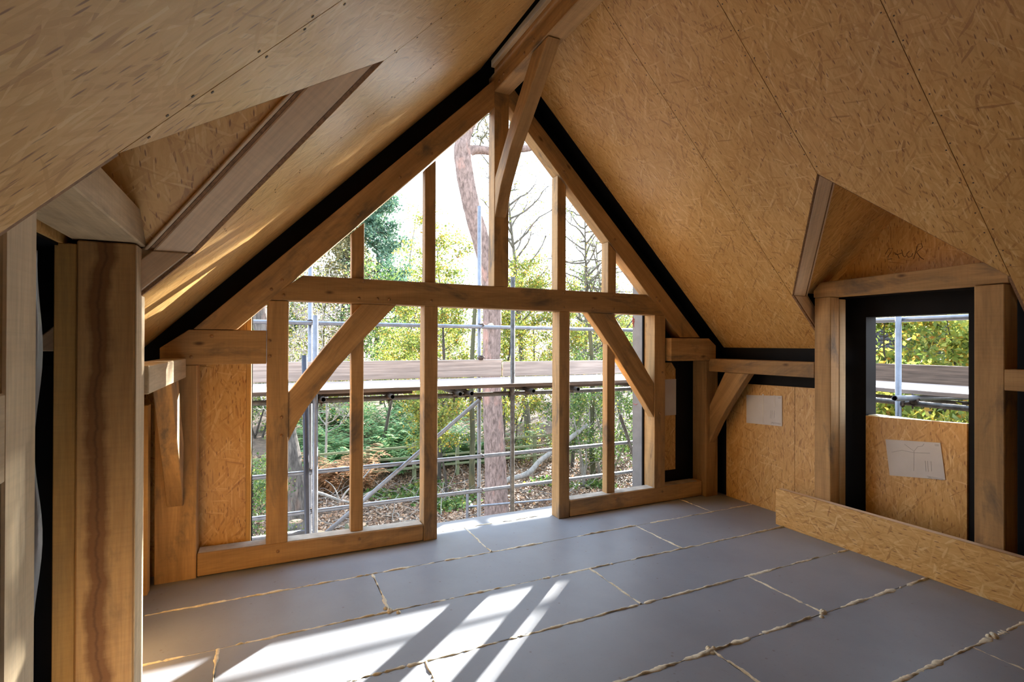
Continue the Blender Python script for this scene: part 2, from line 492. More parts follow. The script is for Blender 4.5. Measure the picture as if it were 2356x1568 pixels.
def slope(side, Yc, yosb, yend):
    """one boarded slope with a dormer hole: d = horizontal distance from the ridge."""
    half = 0.71
    s = side
    def P(d, y, lift=0.0):
        k = lift/math.sqrt(2)
        return V((XC+s*(d+k), y, ZA-d+k))
    n = V((s, 0, 1))/math.sqrt(2)
    dn = V((s, 0, -1))
    def panel(poly, nm='osb_panel', lift=0.0, th=0.014, mat=OSB):
        pts = [P(d, y, lift) for d, y in poly]
        return prism(nm, pts, n*th, dn, mat, ceiling, bevel=0.0)
    e = 0.002
    def both(poly):
        panel(poly)
        panel([(d, y) for d, y in poly], 'panel_core', 0.0145, PERP-0.0145, CORE)
    D0, DE = (0.10 if s > 0 else 0.15), 2.585
    AP, KK = 1.428, 2.14
    yf, yn = Yc+half, Yc-half
    panel([(D0, yf+e), (D0, yosb), (DE, yosb), (DE, yf+e)])
    panel([(D0, yosb+e), (D0, yend), (DE, yend), (DE, yosb+e)], 'membrane_strip', 0.004, 0.01, BLACK)
    panel([(D0, yf+e), (D0, yend), (DE, yend), (DE, yf+e)], 'panel_core', 0.0145, PERP-0.0145, CORE)
    both([(D0, Yc+e), (D0, yf-e), (KK, yf-e), (AP, Yc+e)])
    both([(D0, yn+e), (D0, Yc-e), (AP, Yc-e), (KK, yn+e)])
    y = yn
    for k in range(9):
        y2 = y-0.715
        both([(D0, y2+e), (D0, y-e), (DE, y-e), (DE, y2+e)])
        y = y2
    # pale lining boards round the dormer hole, between the dark cut edges of the strand boards
    WB = 0.175
    def lining(a, b, ext, cut):
        ext = V(ext).normalized()
        def Q(p, off, lift=0.0):
            return P(p[0], p[1]) + V((s*off, 0, 0)) + ext*lift
        g = P(b[0], b[1])-P(a[0], a[1])
        def strip(nm, o0, o1, l0, l1, mat, bev=0.0):
            prism(nm, [Q(a, o0, l0), Q(b, o0, l0), Q(b, o1, l0), Q(a, o1, l0)], ext*(l1-l0), g, mat, ceiling, bev)
        strip('osb_cut_edge', 0.001, 0.020, 0.0, 0.02, OSBEDGE)
        strip('lining_board', 0.021, WB-.012, -0.003, 0.022, PINE, 0.005)
        if cut:
            strip('osb_cut_edge', WB-.011, WB+.004, 0.004, 0.028, OSBEDGE)
            strip('pale_bead', WB+.006, WB+.022, 0.003, 0.025, PINE, 0.003)
    lining((AP+0.004, Yc), (KK+0.0, yf-0.004), (0, 1, 1), True)
    lining((AP+0.004, Yc), (KK+0.0, yn+0.004), (0, -1, 1), True)
    lining((KK+0.0, yf-.014), (DE, yf-.014), (0, 1, 0), False)
    lining((KK+0.0, yn+.014), (DE, yn+.014), (0, -1, 0), False)
    # dormer slopes
    z0 = ZA-AP+0.038
    DG = 2.592
    for t_ in (1, -1):
        pts = [V((XC+s*dd, Yc+t_*yy, z0-yy)) for dd, yy in ((AP+.004, 0.0), (KK+0.06, half+0.056), (DG+.1, half+0.056), (DG+.1, 0.0))]
        nn = V((0, t_, 1))/math.sqrt(2)
        prism('dormer_osb_panel', pts, nn*0.014, V((0, t_, -1)), OSB, ceiling, 0)
        prism('dormer_core', [p+nn*0.0145 for p in pts], nn*0.10, V((0, t_, -1)), CORE, ceiling, 0)


slope(1, 2.25, 4.085, 4.33)
slope(-1, 2.09, 4.29, 4.40)
# black ridge membrane closing the top
prism('ridge_membrane', [(XC-0.20, -5.0, 4.06), (XC-0.07, -5.0, 4.09), (XC+0.07, -5.0, 4.09), (XC+0.20, -5.0, 4.06), (XC+0.1, -5.0, 4.24), (XC-0.1, -5.0, 4.24)], (0, 9.35, 0), (0, 1, 0), BLACK, ceiling, 0)

# nail heads along the seams: small dark pieces
nb = Bag()
rng = np.random.default_rng(3)
for s, seams in ((1, (2.96, 2.25, 1.54)), (-1, (2.80, 2.09, 1.38))):
    for ys in seams:
        dmax = 1.40 if abs(ys-2.25) < .01 or abs(ys-2.09) < .01 else 2.1
        for off in (-0.022, 0.022):
            d = 0.2
            while d < dmax:
                y = ys+off+rng.normal()*0.005
                c = np.array([XC+s*d, y, ZA-d]); nn = np.array([s, 0, 1])/math.sqrt(2)
                nb.tube([c-nn*0.0012, c+nn*0.003], [0.0042, 0.0042], 6)
                a_ = np.array([s, 0, -1])/math.sqrt(2)*0.0035; b_ = np.array([0, 0.0035, 0]); q = c-nn*0.0013
                nb.add(np.array([q-a_-b_, q+a_-b_, q+a_+b_, q-a_+b_]), np.array([[0, 1, 2, 3]]))
                d += 0.11+rng.normal()*0.02
nb.obj('nail_heads', RUST, ceiling, kind='stuff')

# ------------------------------------------------------------------ walls
WR, WL = 4.44, -0.73        # inner faces of the black-lined side walls


def side_wall(name, s, Yc, oy0, oy1, yend):
    X = lambda d: XC+s*d
    root = empty(name, (X(2.6), 1.0, 0), kind='structure')
    if s < 0:      # the left dormer is still closed by membrane
        slab_x('membrane', X(2.70), X(2.72), [(oy0-.02, 0.9), (oy1+.02, 0.9), (oy1+.02, 1.9), (oy0-.02, 1.9)], (0, 0, 1), BLACK, root)
    def sl(nm, d0, d1, poly, mat, g=(0, 0, 1)):
        return slab_x(nm, X(d0), X(d1), poly, g, mat, root)
    yf, yn = Yc+0.70, Yc-0.70
    sl('membrane', 2.585, 2.74, [(yf, -0.3), (yend, -0.3), (yend, 1.72), (yf, 1.72)], BLACK)
    sl('membrane', 2.585, 2.74, [(-5.0, -0.3), (yn, -0.3), (yn, 1.72), (-5.0, 1.72)], BLACK)
    # dormer part, with the window hole
    d0, d1 = 2.695, 2.83
    sl('membrane', d0, d1, [(yn-.02, -0.3), (oy0, -0.3), (oy0, 2.0), (yn-.02, 2.0)], BLACK)
    sl('membrane', d0, d1, [(oy1, -0.3), (yf+.02, -0.3), (yf+.02, 2.0), (oy1, 2.0)], BLACK)
    sl('membrane', d0, d1, [(oy0, 1.826), (oy1, 1.826), (oy1, 2.0), (oy0, 2.0)], BLACK)
    sl('membrane', d0+.03, d1-.02, [(oy0, -0.3), (oy1, -0.3), (oy1, 0.98), (oy0, 0.98)], BLACK)
    sl('osb_panel', d0-.012, d0+.028, [(oy0+.005, 0.0), (oy1-.005, 0.0), (oy1-.005, 1.005), (oy0+.005, 1.035)], OSB)
    box('sill_batten', *sorted((X(d0+.03), X(d1))), oy0, oy1, 0.98, 1.01, OAKPALE, root, 'y', 0.002)
    tri = [(Yc-0.76, 2.0), (Yc+0.76, 2.0), (Yc, 2.76)]
    sl('gable_osb_panel', 2.592, 2.606, tri, OSB)
    sl('membrane', 2.607, 2.84, [(Yc-0.72, 1.99), (Yc+0.72, 1.99), (Yc+0.72, 2.03), (Yc, 2.72), (Yc-0.72, 2.03)], BLACK)
    # cheeks, above the outer face of the slope
    for t_, yy in ((1, Yc+0.722), (-1, Yc-0.722)):
        slab_y('membrane', yy, yy+t_*0.1, [(X(2.30), 2.075), (X(2.83), 2.075), (X(2.83), 1.545)], (1, 0, 0), BLACK, root)
        box('membrane', *sorted((X(2.60), X(2.83))), *sorted((yy-t_*.03, yy+t_*0.1)), -0.3, 1.5, BLACK, root, 'x', 0)
    return root


wr = side_wall('wall_right', 1, 2.25, 1.985, 2.69, 4.45)
wl = side_wall('wall_left', -1, 2.09, 1.83, 2.53, 4.45)
# boarding between the posts below the wall plates
slab_x('osb_panel', 4.415, 4.438, [(3.243, 0.0), (4.028, 0.0), (4.028, 1.19), (3.243, 1.205)], (0, 0, 1), OSB, wr)
slab_x('osb_panel', 4.415, 4.438, [(2.93, 0.0), (3.239, 0.0), (3.239, 1.205), (2.93, 1.21)], (0, 0, 1), OSB, wr)
slab_x('osb_panel', 4.415, 4.438, [(0.3, 0.0), (1.45, 0.0), (1.45, 1.2), (0.3, 1.2)], (0, 0, 1), OSB, wr)
slab_x('osb_panel', -0.728, -0.705, [(2.9, 0.0), (4.10, 0.0), (4.10, 1.2), (2.9, 1.2)], (0, 0, 1), OSB, wl)
slab_x('yellow_batten', -0.70, -0.655, [(3.98, 0.0), (4.06, 0.0), (4.06, 1.2), (3.98, 1.2)], (0, 0, 1), YELL, wl, 0.003)
# pencil scrawl on the boarded triangle over the right window
b2 = Bag()
X_ = 4.4465
scr = [[(2.55, 2.335), (2.525, 2.375), (2.497, 2.372), (2.512, 2.335), (2.538, 2.305), (2.53, 2.285), (2.50, 2.29)],
       [(2.485, 2.335), (2.46, 2.315), (2.447, 2.282)], [(2.478, 2.318), (2.45, 2.318), (2.428, 2.324)],
       [(2.431, 2.35), (2.42, 2.30), (2.407, 2.288), (2.395, 2.30)],
       [(2.375, 2.33), (2.395, 2.31), (2.383, 2.282), (2.36, 2.287), (2.352, 2.31)],
       [(2.347, 2.262), (2.33, 2.32), (2.315, 2.372), (2.291, 2.375), (2.285, 2.345), (2.325, 2.315), (2.30, 2.27), (2.275, 2.25)]]
for st in scr:
    p = [np.array([X_, a*X_/4.57, 1.6+(b_-1.6)*X_/4.57]) for a, b_ in st]
    b2.tube(np.array(p), 0.0022, 4)
b2.obj('pencil_scrawl', INK, wr)

# gable infill panels outside the oak frame
wg = empty('wall_gable', (XC, 4.45, 0), kind='structure')
# left: boarded panel
slab_y('osb_panel', 4.285, 4.30, [(-0.73, 0.0), (-0.112, 0.0), (-0.112, 2.13), (-0.73, 1.5)], (0, 0, 1), OSB, wg)
slab_y('yellow_batten', 4.282, 4.44, [(-0.111, 0.0), (-0.079, 0.0), (-0.079, 2.16), (-0.111, 2.13)], (0, 0, 1), YELL, wg, 0.002)
slab_y('panel_core', 4.302, 4.43, [(-0.73, -0.3), (-0.113, -0.3), (-0.113, 2.1), (-0.73, 1.5)], (0, 0, 1), FOAMGREY, wg)
slab_y('outer_membrane', 4.431, 4.445, [(-0.80, -0.3), (-0.072, -0.3), (-0.072, 2.17), (-0.80, 1.45)], (0, 0, 1), BLACK, wg)
# right: grey panel end, black edge, boarding, membrane
slab_y('panel_core', 4.302, 4.455, [(3.522, 0.0), (4.6, 0.0), (4.6, 1.36), (3.522, 2.44)], (0, 0, 1), FOAMGREY, wg)
slab_y('membrane_edge', 4.286, 4.303, [(3.521, 0.0), (3.60, 0.0), (3.60, 2.36), (3.521, 2.44)], (0, 0, 1), BLACK, wg)
slab_y('osb_panel', 4.286, 4.30, [(3.602, 0.27), (3.955, 0.27), (3.955, 1.33), (3.90, 1.40), (3.602, 1.40)], (0, 0, 1), OSB, wg)
slab_y('membrane', 4.292, 4.301, [(3.602, 0.0), (4.6, 0.0), (4.6, 1.36), (3.602, 2.35)], (0, 0, 1), BLACK, wg)
# red letters on the grey panel end
b2 = Bag()
b2.tube(np.array([(3.5185, 4.451, 1.885), (3.5185, 4.452, 1.80)]), 0.003, 4)
b2.tube(np.array([(3.5185, 4.436, 1.865), (3.5185, 4.436, 1.77)]), 0.003, 4)
b2.tube(np.array([(3.5185, 4.436+0.013*math.sin(a)*-1, 1.842+0.02*math.cos(a)) for a in np.linspace(0, math.pi, 7)]), 0.003, 4)
for zz in (1.11, 0.97):
    b2.tube(np.array([(3.5185, 4.44, zz), (3.5185, 4.40, zz-.012), (3.5185, 4.37, zz+.004)]), 0.0018, 4)
b2.obj('red_marker_writing', REDINK, wg)
# black membrane between the rafters and the boarded slopes
slab_y('rafter_membrane', 4.262, 4.30, [(-0.73, 1.47), (-0.2, 1.47), (-0.2, 1.80), (1.855, 3.86), (1.855, 4.20), (1.80, 4.16), (-0.73, 1.55+.04)], (1, 0, 1), BLACK, wg)
slab_y('rafter_membrane', 4.262, 4.285, [(4.45, 1.44), (3.66, 1.44), (3.66, 2.06), (1.857, 3.86), (1.857, 4.20), (1.91, 4.16), (4.45, 1.60)], (1, 0, -1), BLACK, wg)
tag(box('wall_back', -0.85, 4.6, -5.1, -5.0, -0.3, 4.3, BLACK, None, 'x', 0), kind='structure')
tag(box('wall_lower', -0.80, 4.6, -5.0, 4.40, -3.3, -0.31, FOAMGREY, None, 'x', 0), kind='structure')

# ------------------------------------------------------------------ oak frame of the gable
PEGMESH = None


def pegs(parent, pts, y, r=0.011):
    for x, z in pts:
        v, f = tube_arrays([(0, 0.02, 0), (0, -0.006, 0), (0, -0.008, 0)], [r, r, r*0.1], 10)
        raw_mesh('peg', v, f, PEGM, parent, Matrix.Translation((x, y, z)))


YB = G+0.13
t = tag(slab_y('corner_post', G, G+0.16, [(-0.645, -0.01), (-0.405, -0.01), (-0.405, 1.445), (-0.645, 1.445)], (0, 0, 1), OAK, None, .005),
        'oak corner post at the left end of the gable frame, beside the long left sill', 'post')
t = tag(slab_y('corner_post', G-.05, G+0.14, [(4.18, 0), (4.35, 0), (4.35, 1.42), (4.18, 1.42)], (0, 0, 1), OAK, None, .005),
        'shaded oak corner post at the right end of the gable, under the short tie stub', 'post')
sl = tag(prism('sill_beam', [(-0.40, G, 0.008), (1.172, G, 0.008), (1.172, G, 0.135), (-0.40, G, 0.165)], (0, 0.125, 0), (1, 0, 0), OAK, None, .006),
         'long oak sill timber on the floor left of the open gap, two studs on it', 'sill')
pegs(sl, [(0.10, 0.10), (0.67, 0.10)], G)
sr = tag(prism('sill_beam', [(2.556, G, 0.005), (4.175, G, 0.005), (4.175, G, 0.158), (2.556, G, 0.155)], (0, 0.125, 0), (1, 0, 0), OAK, None, .006),
         'oak sill timber on the floor right of the open gap, running to the dark corner', 'sill')
pegs(sr, [(3.07, 0.11), (3.64, 0.11)], G)


def post(name, x0, x1, z0, z1, label, cat, y0=G, y1=YB, top=None, mat=OAK):
    poly = [(x0, z0), (x1, z0), (x1, z1 if top is None else top), (x0, z1)]
    return tag(slab_y(name, y0, y1, poly, (0, 0, 1), mat, None, .004), label, cat)


pa = post('oak_post', 0.022, 0.165, 0.155, 1.90, 'leftmost tall oak post on the left sill, curved brace let into its side', 'post')
pegs(pa, [(0.04, 1.61), (0.04, 1.50), (0.12, 1.06), (0.12, 0.93)], G)
post('oak_stud', 0.612, 0.705, 0.14, 1.90, 'slender oak stud on the left sill passing behind the left brace', 'stud', G+.045, G+.125)
post('oak_post', 1.176, 1.288, 0.0, 1.90, 'full height oak post on the floor at the left edge of the open gap', 'post', G, G+.135)
post('oak_post', 2.437, 2.548, 0.0, 1.89, 'full height oak post on the floor at the right edge of the open gap', 'post', G, G+.135)
post('oak_stud', 2.990, 3.082, 0.15, 1.885, 'slender oak stud on the right sill passing behind the right brace', 'stud', G+.035, G+.115)
pf = post('oak_post', 3.540, 3.678, 0.15, 1.885, 'rightmost tall oak post on the right sill, its left side lit yellow', 'post', G, G+.19)
pegs(pf, [(3.64, 1.31), (3.61, 0.90)], G)
cb = tag(prism('collar_beam', [(0.03, G, 1.905), (3.68, G, 1.885), (3.68, G, 1.90), (3.44, G, 2.085), (0.26, G, 2.092), (0.06, G, 1.935)], (0, 0.13, 0), (1, 0, 0), OAK, None, .004),
         'long horizontal oak collar beam across the gable with pegs', 'beam')
pegs(cb, [(0.13, 1.94), (0.80, 1.94), (0.66, 1.94), (0.89, 1.94), (1.23, 1.94), (2.48, 2.06), (2.48, 1.93), (3.04, 2.05), (3.04, 1.93), (2.80, 1.93), (0.69, 2.07)], G)
for a in ('upper',):
    post('oak_stud', 0.608, 0.702, 2.09, 2.44, 'shortest oak stud above the collar, under the left rafter', 'stud', G+.02, G+.10, 2.53)
    post('oak_stud', 1.182, 1.273, 2.09, 3.01, 'tall oak stud above the collar, midway between left rafter foot and king post', 'stud', G+.02, G+.10, 3.10)
    post('oak_stud', 2.414, 2.504, 2.085, 3.13, 'tall oak stud above the collar, just right of the king post', 'stud', G, G+.11, 3.04)
    post('oak_stud', 2.972, 3.067, 2.085, 2.57, 'short oak stud above the collar, under the right rafter', 'stud', G, G+.11, 2.475)
kp = post('king_post', 1.787, 1.923, 2.09, 3.93, 'oak king post rising from the collar beam to the roof apex', 'post')
rl = tag(slab_y('rafter', G, G+.13, [(-0.17, 1.688), (1.787, 3.625), (1.787, 3.87), (1.60, 3.68), (-0.43, 1.688)], (1, 0, 1), OAK, None, .004),
         'left sloping oak rafter of the gable, peg holes along it', 'rafter')
pegs(rl, [(0.12, 2.05), (0.05, 1.98), (0.65, 2.58), (1.23, 3.14), (0.97, 2.91)], G)
rr = tag(slab_y('rafter', G, G+.13, [(3.87, 1.662), (1.923, 3.66), (1.923, 3.87), (2.10, 3.69), (4.15, 1.662)], (1, 0, -1), OAK, None, .004),
         'right sloping oak rafter of the gable, its underside pale and lit', 'rafter')
pegs(rr, [(3.56, 2.06), (3.60, 2.03), (2.48, 3.17), (3.05, 2.60)], G)
st = tag(prism('tie_stub', [(-0.62, G-.005, 1.447), (0.02, G-.005, 1.447), (0.02, G-.005, 1.684), (-0.455, G-.005, 1.684), (-0.62, G-.005, 1.56)], (0, .14, 0), (1, 0, 0), OAK, None, .004),
         'short cracked oak tie stub left of the leftmost post, under the rafter foot', 'beam')
pegs(st, [(-0.32, 1.64), (-0.44, 1.50)], G-.005)
tag(prism('tie_stub', [(3.69, G-.07, 1.425), (4.30, G-.07, 1.425), (4.30, G-.07, 1.58), (4.20, G-.07, 1.655), (3.69, G-.07, 1.655)], (0, .2, 0), (1, 0, 0), OAK, None, .004),
    'short oak tie stub at the right rafter foot, over the corner post', 'beam')
tag(slab_y('curved_brace', G+.02, G+.10, [(0.164, 1.227), (0.40, 1.545), (0.577, 1.768), (0.683, 1.90), (0.952, 1.90), (0.697, 1.626), (0.506, 1.411), (0.322, 1.160), (0.240, 1.03), (0.164, 0.873)], (1, 0, 1.2), OAK, None, .004),
    'curved oak brace from the leftmost post up to the collar beam', 'brace')
tag(slab_y('curved_brace', G+.01, G+.10, [(2.745, 1.888), (3.038, 1.886), (3.391, 1.411), (3.540, 1.206), (3.540, 0.857), (3.403, 1.047), (3.25, 1.25), (3.080, 1.481), (2.892, 1.715)], (1, 0, -1.3), OAK, None, .004),
    'curved oak brace from the collar beam down to the rightmost post', 'brace')
rb = tag(box('ridge_beam', 1.782, 1.928, -5.0, G, 3.757, 3.97, OAK, None, 'y', .005),
         'heavy oak ridge beam running back from the gable apex overhead', 'beam')
box('ridge_batten', 1.748, 1.781, -5.0, G-.01, 3.955, 4.015, OAKPALE, rb, 'y', .003)
for y in (3.55, 3.40, 4.02, 3.93):
    v, f = tube_arrays([(0.02, 0, 0), (-0.006, 0, 0), (-0.008, 0, 0)], [.012, .012, .001], 10)
    raw_mesh('peg', v, f, PEGM, rb, Matrix.Translation((1.782, y, 3.80 if y in (3.55, 4.02) else 3.82)))
tag(prism('curved_brace', [(1.79, 3.20, 3.752), (1.79, 3.50, 3.47), (1.79, 3.80, 3.19), (1.79, 4.00, 2.93), (1.79, 4.128, 2.68), (1.79, 4.128, 3.02), (1.79, 3.86, 3.33), (1.79, 3.44, 3.752)], (0.105, 0, 0), (0, -1, 1), OAK, None, .005),
    'dark oak brace from the king post up to the ridge beam', 'brace')

# pale site dust lying on the two sills
DUST = plain('site_dust', (0.46, 0.41, 0.345), 0.95, var=0.25, scale=9)
prism('dusty_top', [(-0.395, G+.008, 0.1660), (1.165, G+.008, 0.1360), (1.165, G+.008, 0.1375), (-0.395, G+.008, 0.1675)], (0, 0.112, 0), (1, 0, 0), DUST, sl, 0)
prism('dusty_top', [(2.565, G+.008, 0.1562), (4.12, G+.008, 0.1587), (4.12, G+.008, 0.1602), (2.565, G+.008, 0.1577)], (0, 0.112, 0), (1, 0, 0), DUST, sr, 0)

# ------------------------------------------------------------------ right wall timbers
tag(box('wall_plate', 4.215, 4.36, 2.915, 4.078, 1.312, 1.445, OAK, None, 'y', .004), 'oak wall plate between the right corner post and the window post', 'beam')
tag(box('wall_plate', 4.215, 4.36, 0.2, 1.655, 1.312, 1.445, OAK, None, 'y', .004), 'dim oak wall plate right of the right window, beyond its near post', 'beam')
tag(prism('curved_brace', [(4.225, 3.876, 1.311), (4.225, 3.587, 1.311), (4.225, 3.73, 1.12), (4.225, 3.842, 0.966), (4.225, 3.96, 0.78), (4.225, 4.079, 0.56), (4.225, 4.079, 0.95), (4.225, 3.98, 1.13)], (0.085, 0, 0), (0, 1, -1.3), OAK, None, .004),
    'oak brace under the right wall plate beside the taped paper', 'brace')
up_ = tag(box('window_post', 4.218, 4.33, 2.775, 2.915, 0.0, 1.99, OAK, None, 'z', .005), 'oak post at the far side of the right dormer window', 'post')
box('pale_lining', 4.331, 4.412, 2.772, 2.905, 0.0, 1.975, OAKPALE, up_, 'z', .004)
vp = tag(box('window_post', 4.22, 4.39, 1.655, 1.812, 0.0, 1.985, OAK, None, 'z', .005), 'shaded oak post at the near side of the right dormer window', 'post')
tag(prism('window_lintel', [(4.21, 1.63, 1.99), (4.21, 2.92, 1.992), (4.21, 2.92, 2.05), (4.21, 2.86, 2.115), (4.21, 1.72, 2.135), (4.21, 1.63, 2.10)], (0.15, 0, 0), (0, 1, 0), OAK, None, .005),
    'oak lintel across the two posts of the right dormer window', 'lintel')

# long low board box along the right wall
bx = empty('boarded_upstand', (4.15, 2.0, 0), 'low orange-brown strand board upstand lying along the right wall under the window', 'upstand')
box('front_board', 4.122, 4.142, 0.3, 3.21, 0.0, 0.315, OSB, bx, 'y', .001)
box('top_strip', 4.143, 4.200, 0.3, 3.205, 0.285, 0.312, PINE, bx, 'y', .002)

# ------------------------------------------------------------------ left wall timbers
tag(box('wall_plate', -0.60, -0.47, 2.865, 4.125, 1.362, 1.492, OAKPALE, None, 'y', .004), 'pale oak wall plate on the left wall with a patch of sun on it', 'beam')
tag(box('wall_plate', -0.62, -0.495, -0.5, 1.47, 1.30, 1.49, OAKPALE, None, 'y', .004), 'dark stub of wall plate at the left picture edge beside the near window post', 'beam')
tag(prism('curved_brace', [(-0.575, 3.876, 1.361), (-0.575, 3.587, 1.361), (-0.575, 3.73, 1.14), (-0.575, 3.842, 0.966), (-0.575, 3.96, 0.78), (-0.575, 4.128, 0.50), (-0.575, 4.128, 0.93), (-0.575, 3.98, 1.13)], (0.095, 0, 0), (0, 1, -1.3), OAK, None, .004),
    'brown brace on the left wall below the sunlit wall plate', 'brace')
tp = tag(box('window_post', -0.69, -0.492, 2.69, 2.86, -0.0, 2.015, OAKT, None, 'z', .006), 'big oak post at the left with a dark brown streak wandering down it', 'post')
box('yellow_stud', -0.765, -0.692, 2.70, 2.85, 0.0, 2.0, YELL, tp, 'z', .003)
slab_x('lit_pale_facing', -0.4915, -0.487, [(2.692, 0.0), (2.858, 0.0), (2.858, 2.01), (2.692, 2.01)], (0, 0, 1), OAKPALE, tp)  # pale side: grazing light put into the colour, along with lighter wood
lp = tag(box('window_post', -0.615, -0.497, 1.472, 1.642, 0.0, 2.015, OAKPALE, None, 'z', .005), 'pale grey post nearest the camera at the left picture edge', 'post')
tag(prism('window_lintel', [(-0.475, 1.30, 2.03), (-0.475, 2.87, 2.02), (-0.475, 2.87, 2.08), (-0.475, 2.74, 2.165), (-0.475, 1.36, 2.165)], (-0.24, 0, 0), (0, 1, 0), OAKPALE, None, .005),
    'pale grey lintel bridging the two left window posts', 'lintel')
b2 = Bag()
rng = np.random.default_rng(8)
n_ = 26
zz = np.linspace(0.9, 1.83, n_)
for a, b_ in ((0.0, 0.03), (0.03, 0.055)):
    pass
cols = []
for u in np.linspace(0, 1, 5):
    cols.append(np.stack([-0.548+0.036*u+0.006*np.sin(zz*14+u*5), 1.66+0.05*u+0.01*np.sin(zz*11+2*u), zz], 1))
vv = np.stack(cols, 1).reshape(-1, 3)
i = np.arange(n_-1)[:, None]*5; j = np.arange(4)[None, :]
ff = np.stack([i+j, i+j+1, i+6+j, i+5+j], -1).reshape(-1, 4)
ps = raw_mesh('plastic_sheet', vv, ff, PLASTIC, smooth=True)
sm = ps.modifiers.new('thick', 'SOLIDIFY'); sm.thickness = 0.002
tag(ps, 'narrow strip of translucent plastic sheet hanging behind the near left post', 'sheet')


# ------------------------------------------------------------------ drawings taped to the boards
def paper(name, pts, out, label, lines):
    pts = [V(p) for p in pts]; out = V(out)
    g = pts[1]-pts[0]
    o = prism(name, [p+out*0.004 for p in pts], out*0.0015, g, PAPER, None, 0)
    tag(o, label, 'paper', 'drawings taped to the boards')
    b3 = Bag()
    e1 = pts[1]-pts[0]; e2 = pts[3]-pts[0]
    for ln in lines:
        b3.tube(np.array([np.array(pts[0]+e1*a+e2*b_+out*0.0058) for a, b_ in ln]), 0.0011, 4)
    if lines: b3.obj('faint_drawing_lines', GREYINK, o, kind='stuff')
    return o


rl_ = [[(0.36, 0.10), (0.45, 0.2), (0.52, 0.27), (0.60, 0.14), (0.68, 0.12), (0.72, 0.05)], [(0.52, 0.27), (0.5, 0.5), (0.47, 0.8)], [(0.1, 0.35), (0.3, 0.27), (0.5, 0.31), (0.8, 0.29)],
       [(0.70, 0.9), (0.97, 0.93)], [(0.72, 0.93), (0.97, 0.96)], [(0.70, 0.97), (0.75, 0.92), (0.78, 0.97)], [(0.7, 0.5), (0.69, 0.78)], [(0.74, 0.5), (0.73, 0.78)], [(0.8, 0.5), (0.79, 0.76)], [(0.90, 0.05), (0.97, 0.05)], [(0.90, 0.08), (0.97, 0.08)]]
p1 = paper('drawing_sheet', [(4.415, 3.77, 1.084), (4.415, 3.368, 1.112), (4.415, 3.367, 0.826), (4.415, 3.77, 0.803)], (-1, 0, 0),
           'creased white drawing sheet taped on the board panel beside the wall brace', rl_[3:])
for a in (3.585, 3.46):
    slab_x('tape_strip', 4.4085, 4.4095, [(a, 1.11), (a-.02, 1.11), (a-.017, 0.83 if a > 3.5 else 1.0), (a-.003, 0.83 if a > 3.5 else 1.0)], (0, 0, 1), TAPE, p1)
paper('drawing_sheet', [(4.538, 2.53, 0.835), (4.538, 2.150, 0.872), (4.538, 2.118, 0.605), (4.538, 2.498, 0.552)], (-1, 0, 0),
      'pale skewed drawing sheet taped below the right window', rl_)
paper('drawing_sheet', [(3.75, 4.286, 1.225), (3.958, 4.286, 1.225), (3.958, 4.286, 0.845), (3.75, 4.286, 0.845)], (0, -1, 0),
      'narrow grey paper on the shaded board behind the rightmost post', [])

# ------------------------------------------------------------------ scaffold
RT = 0.0255


def pipe(name, p0, p1, mat, label, cat, group=None, r=RT, couplers=()):
    p0 = V(p0); p1 = V(p1); d = p1-p0; L = d.length
    v1, f1 = tube_arrays([(0, 0, 0), (L*.5, 0, 0), (L, 0, 0)], r, 14)
    v2, f2 = tube_arrays([(0, 0, 0), (L*.5, 0, 0), (L, 0, 0)], r*0.8, 14)
    nv = len(v1)
    fr = []
    for e0 in (0, nv-14):
        for k in range(14):
            fr.append([e0+k, e0+(k+1) % 14, nv+e0+(k+1) % 14, nv+e0+k])
    V_ = np.concatenate([v1, v2]); F_ = np.concatenate([f1, f2[:, ::-1]+nv, np.array(fr)])
    dd = d.normalized(); e_ = V((0, 0, 1)) if abs(dd.z) < 0.9 else V((0, 1, 0))
    M = frame(p0, d, e_-dd*e_.dot(dd))
    o = raw_mesh(name, V_, F_, mat, None, M, smooth=True)
    tag(o, label, cat, group)
    for c in couplers: coupler(o, c)
    return o


def coupler_mesh():
    b3 = Bag()
    b3.tube([(-.03, 0, 0), (.03, 0, 0)], .034, 10)
    b3.tube([(0, -.03, 0.0), (0, .03, 0.0)], .034, 10)
    b3.tube([(0, 0.02, 0.03), (0, .02, .075), (0, .02, .078)], [.011, .011, .001], 6)
    b3.tube([(0.02, -0.03, 0.0), (.02, -.07, .01), (0.02, -.073, .01)], [.011, .011, .001], 6)
    b3.tube([(0, 0.02, -0.03), (0, .02, -.065), (0, .02, -.068)], [.009, .009, .001], 6)
    return np.concatenate(b3.v), np.concatenate(b3.f)


CV, CF = coupler_mesh()
CME = None


def coupler(parent, p, rot=0.0):
    global CME
    if CME is None:
        o = raw_mesh('coupler', CV, CF, RUST, parent, Matrix.Translation(V(p)) @ Matrix.Rotation(rot, 4, 'Y'))
        CME = o.data
    else:
        o = bpy.data.objects.new('coupler', CME)
        put(o, Matrix.Translation(V(p)) @ Matrix.Rotation(rot, 4, 'Y'), parent)


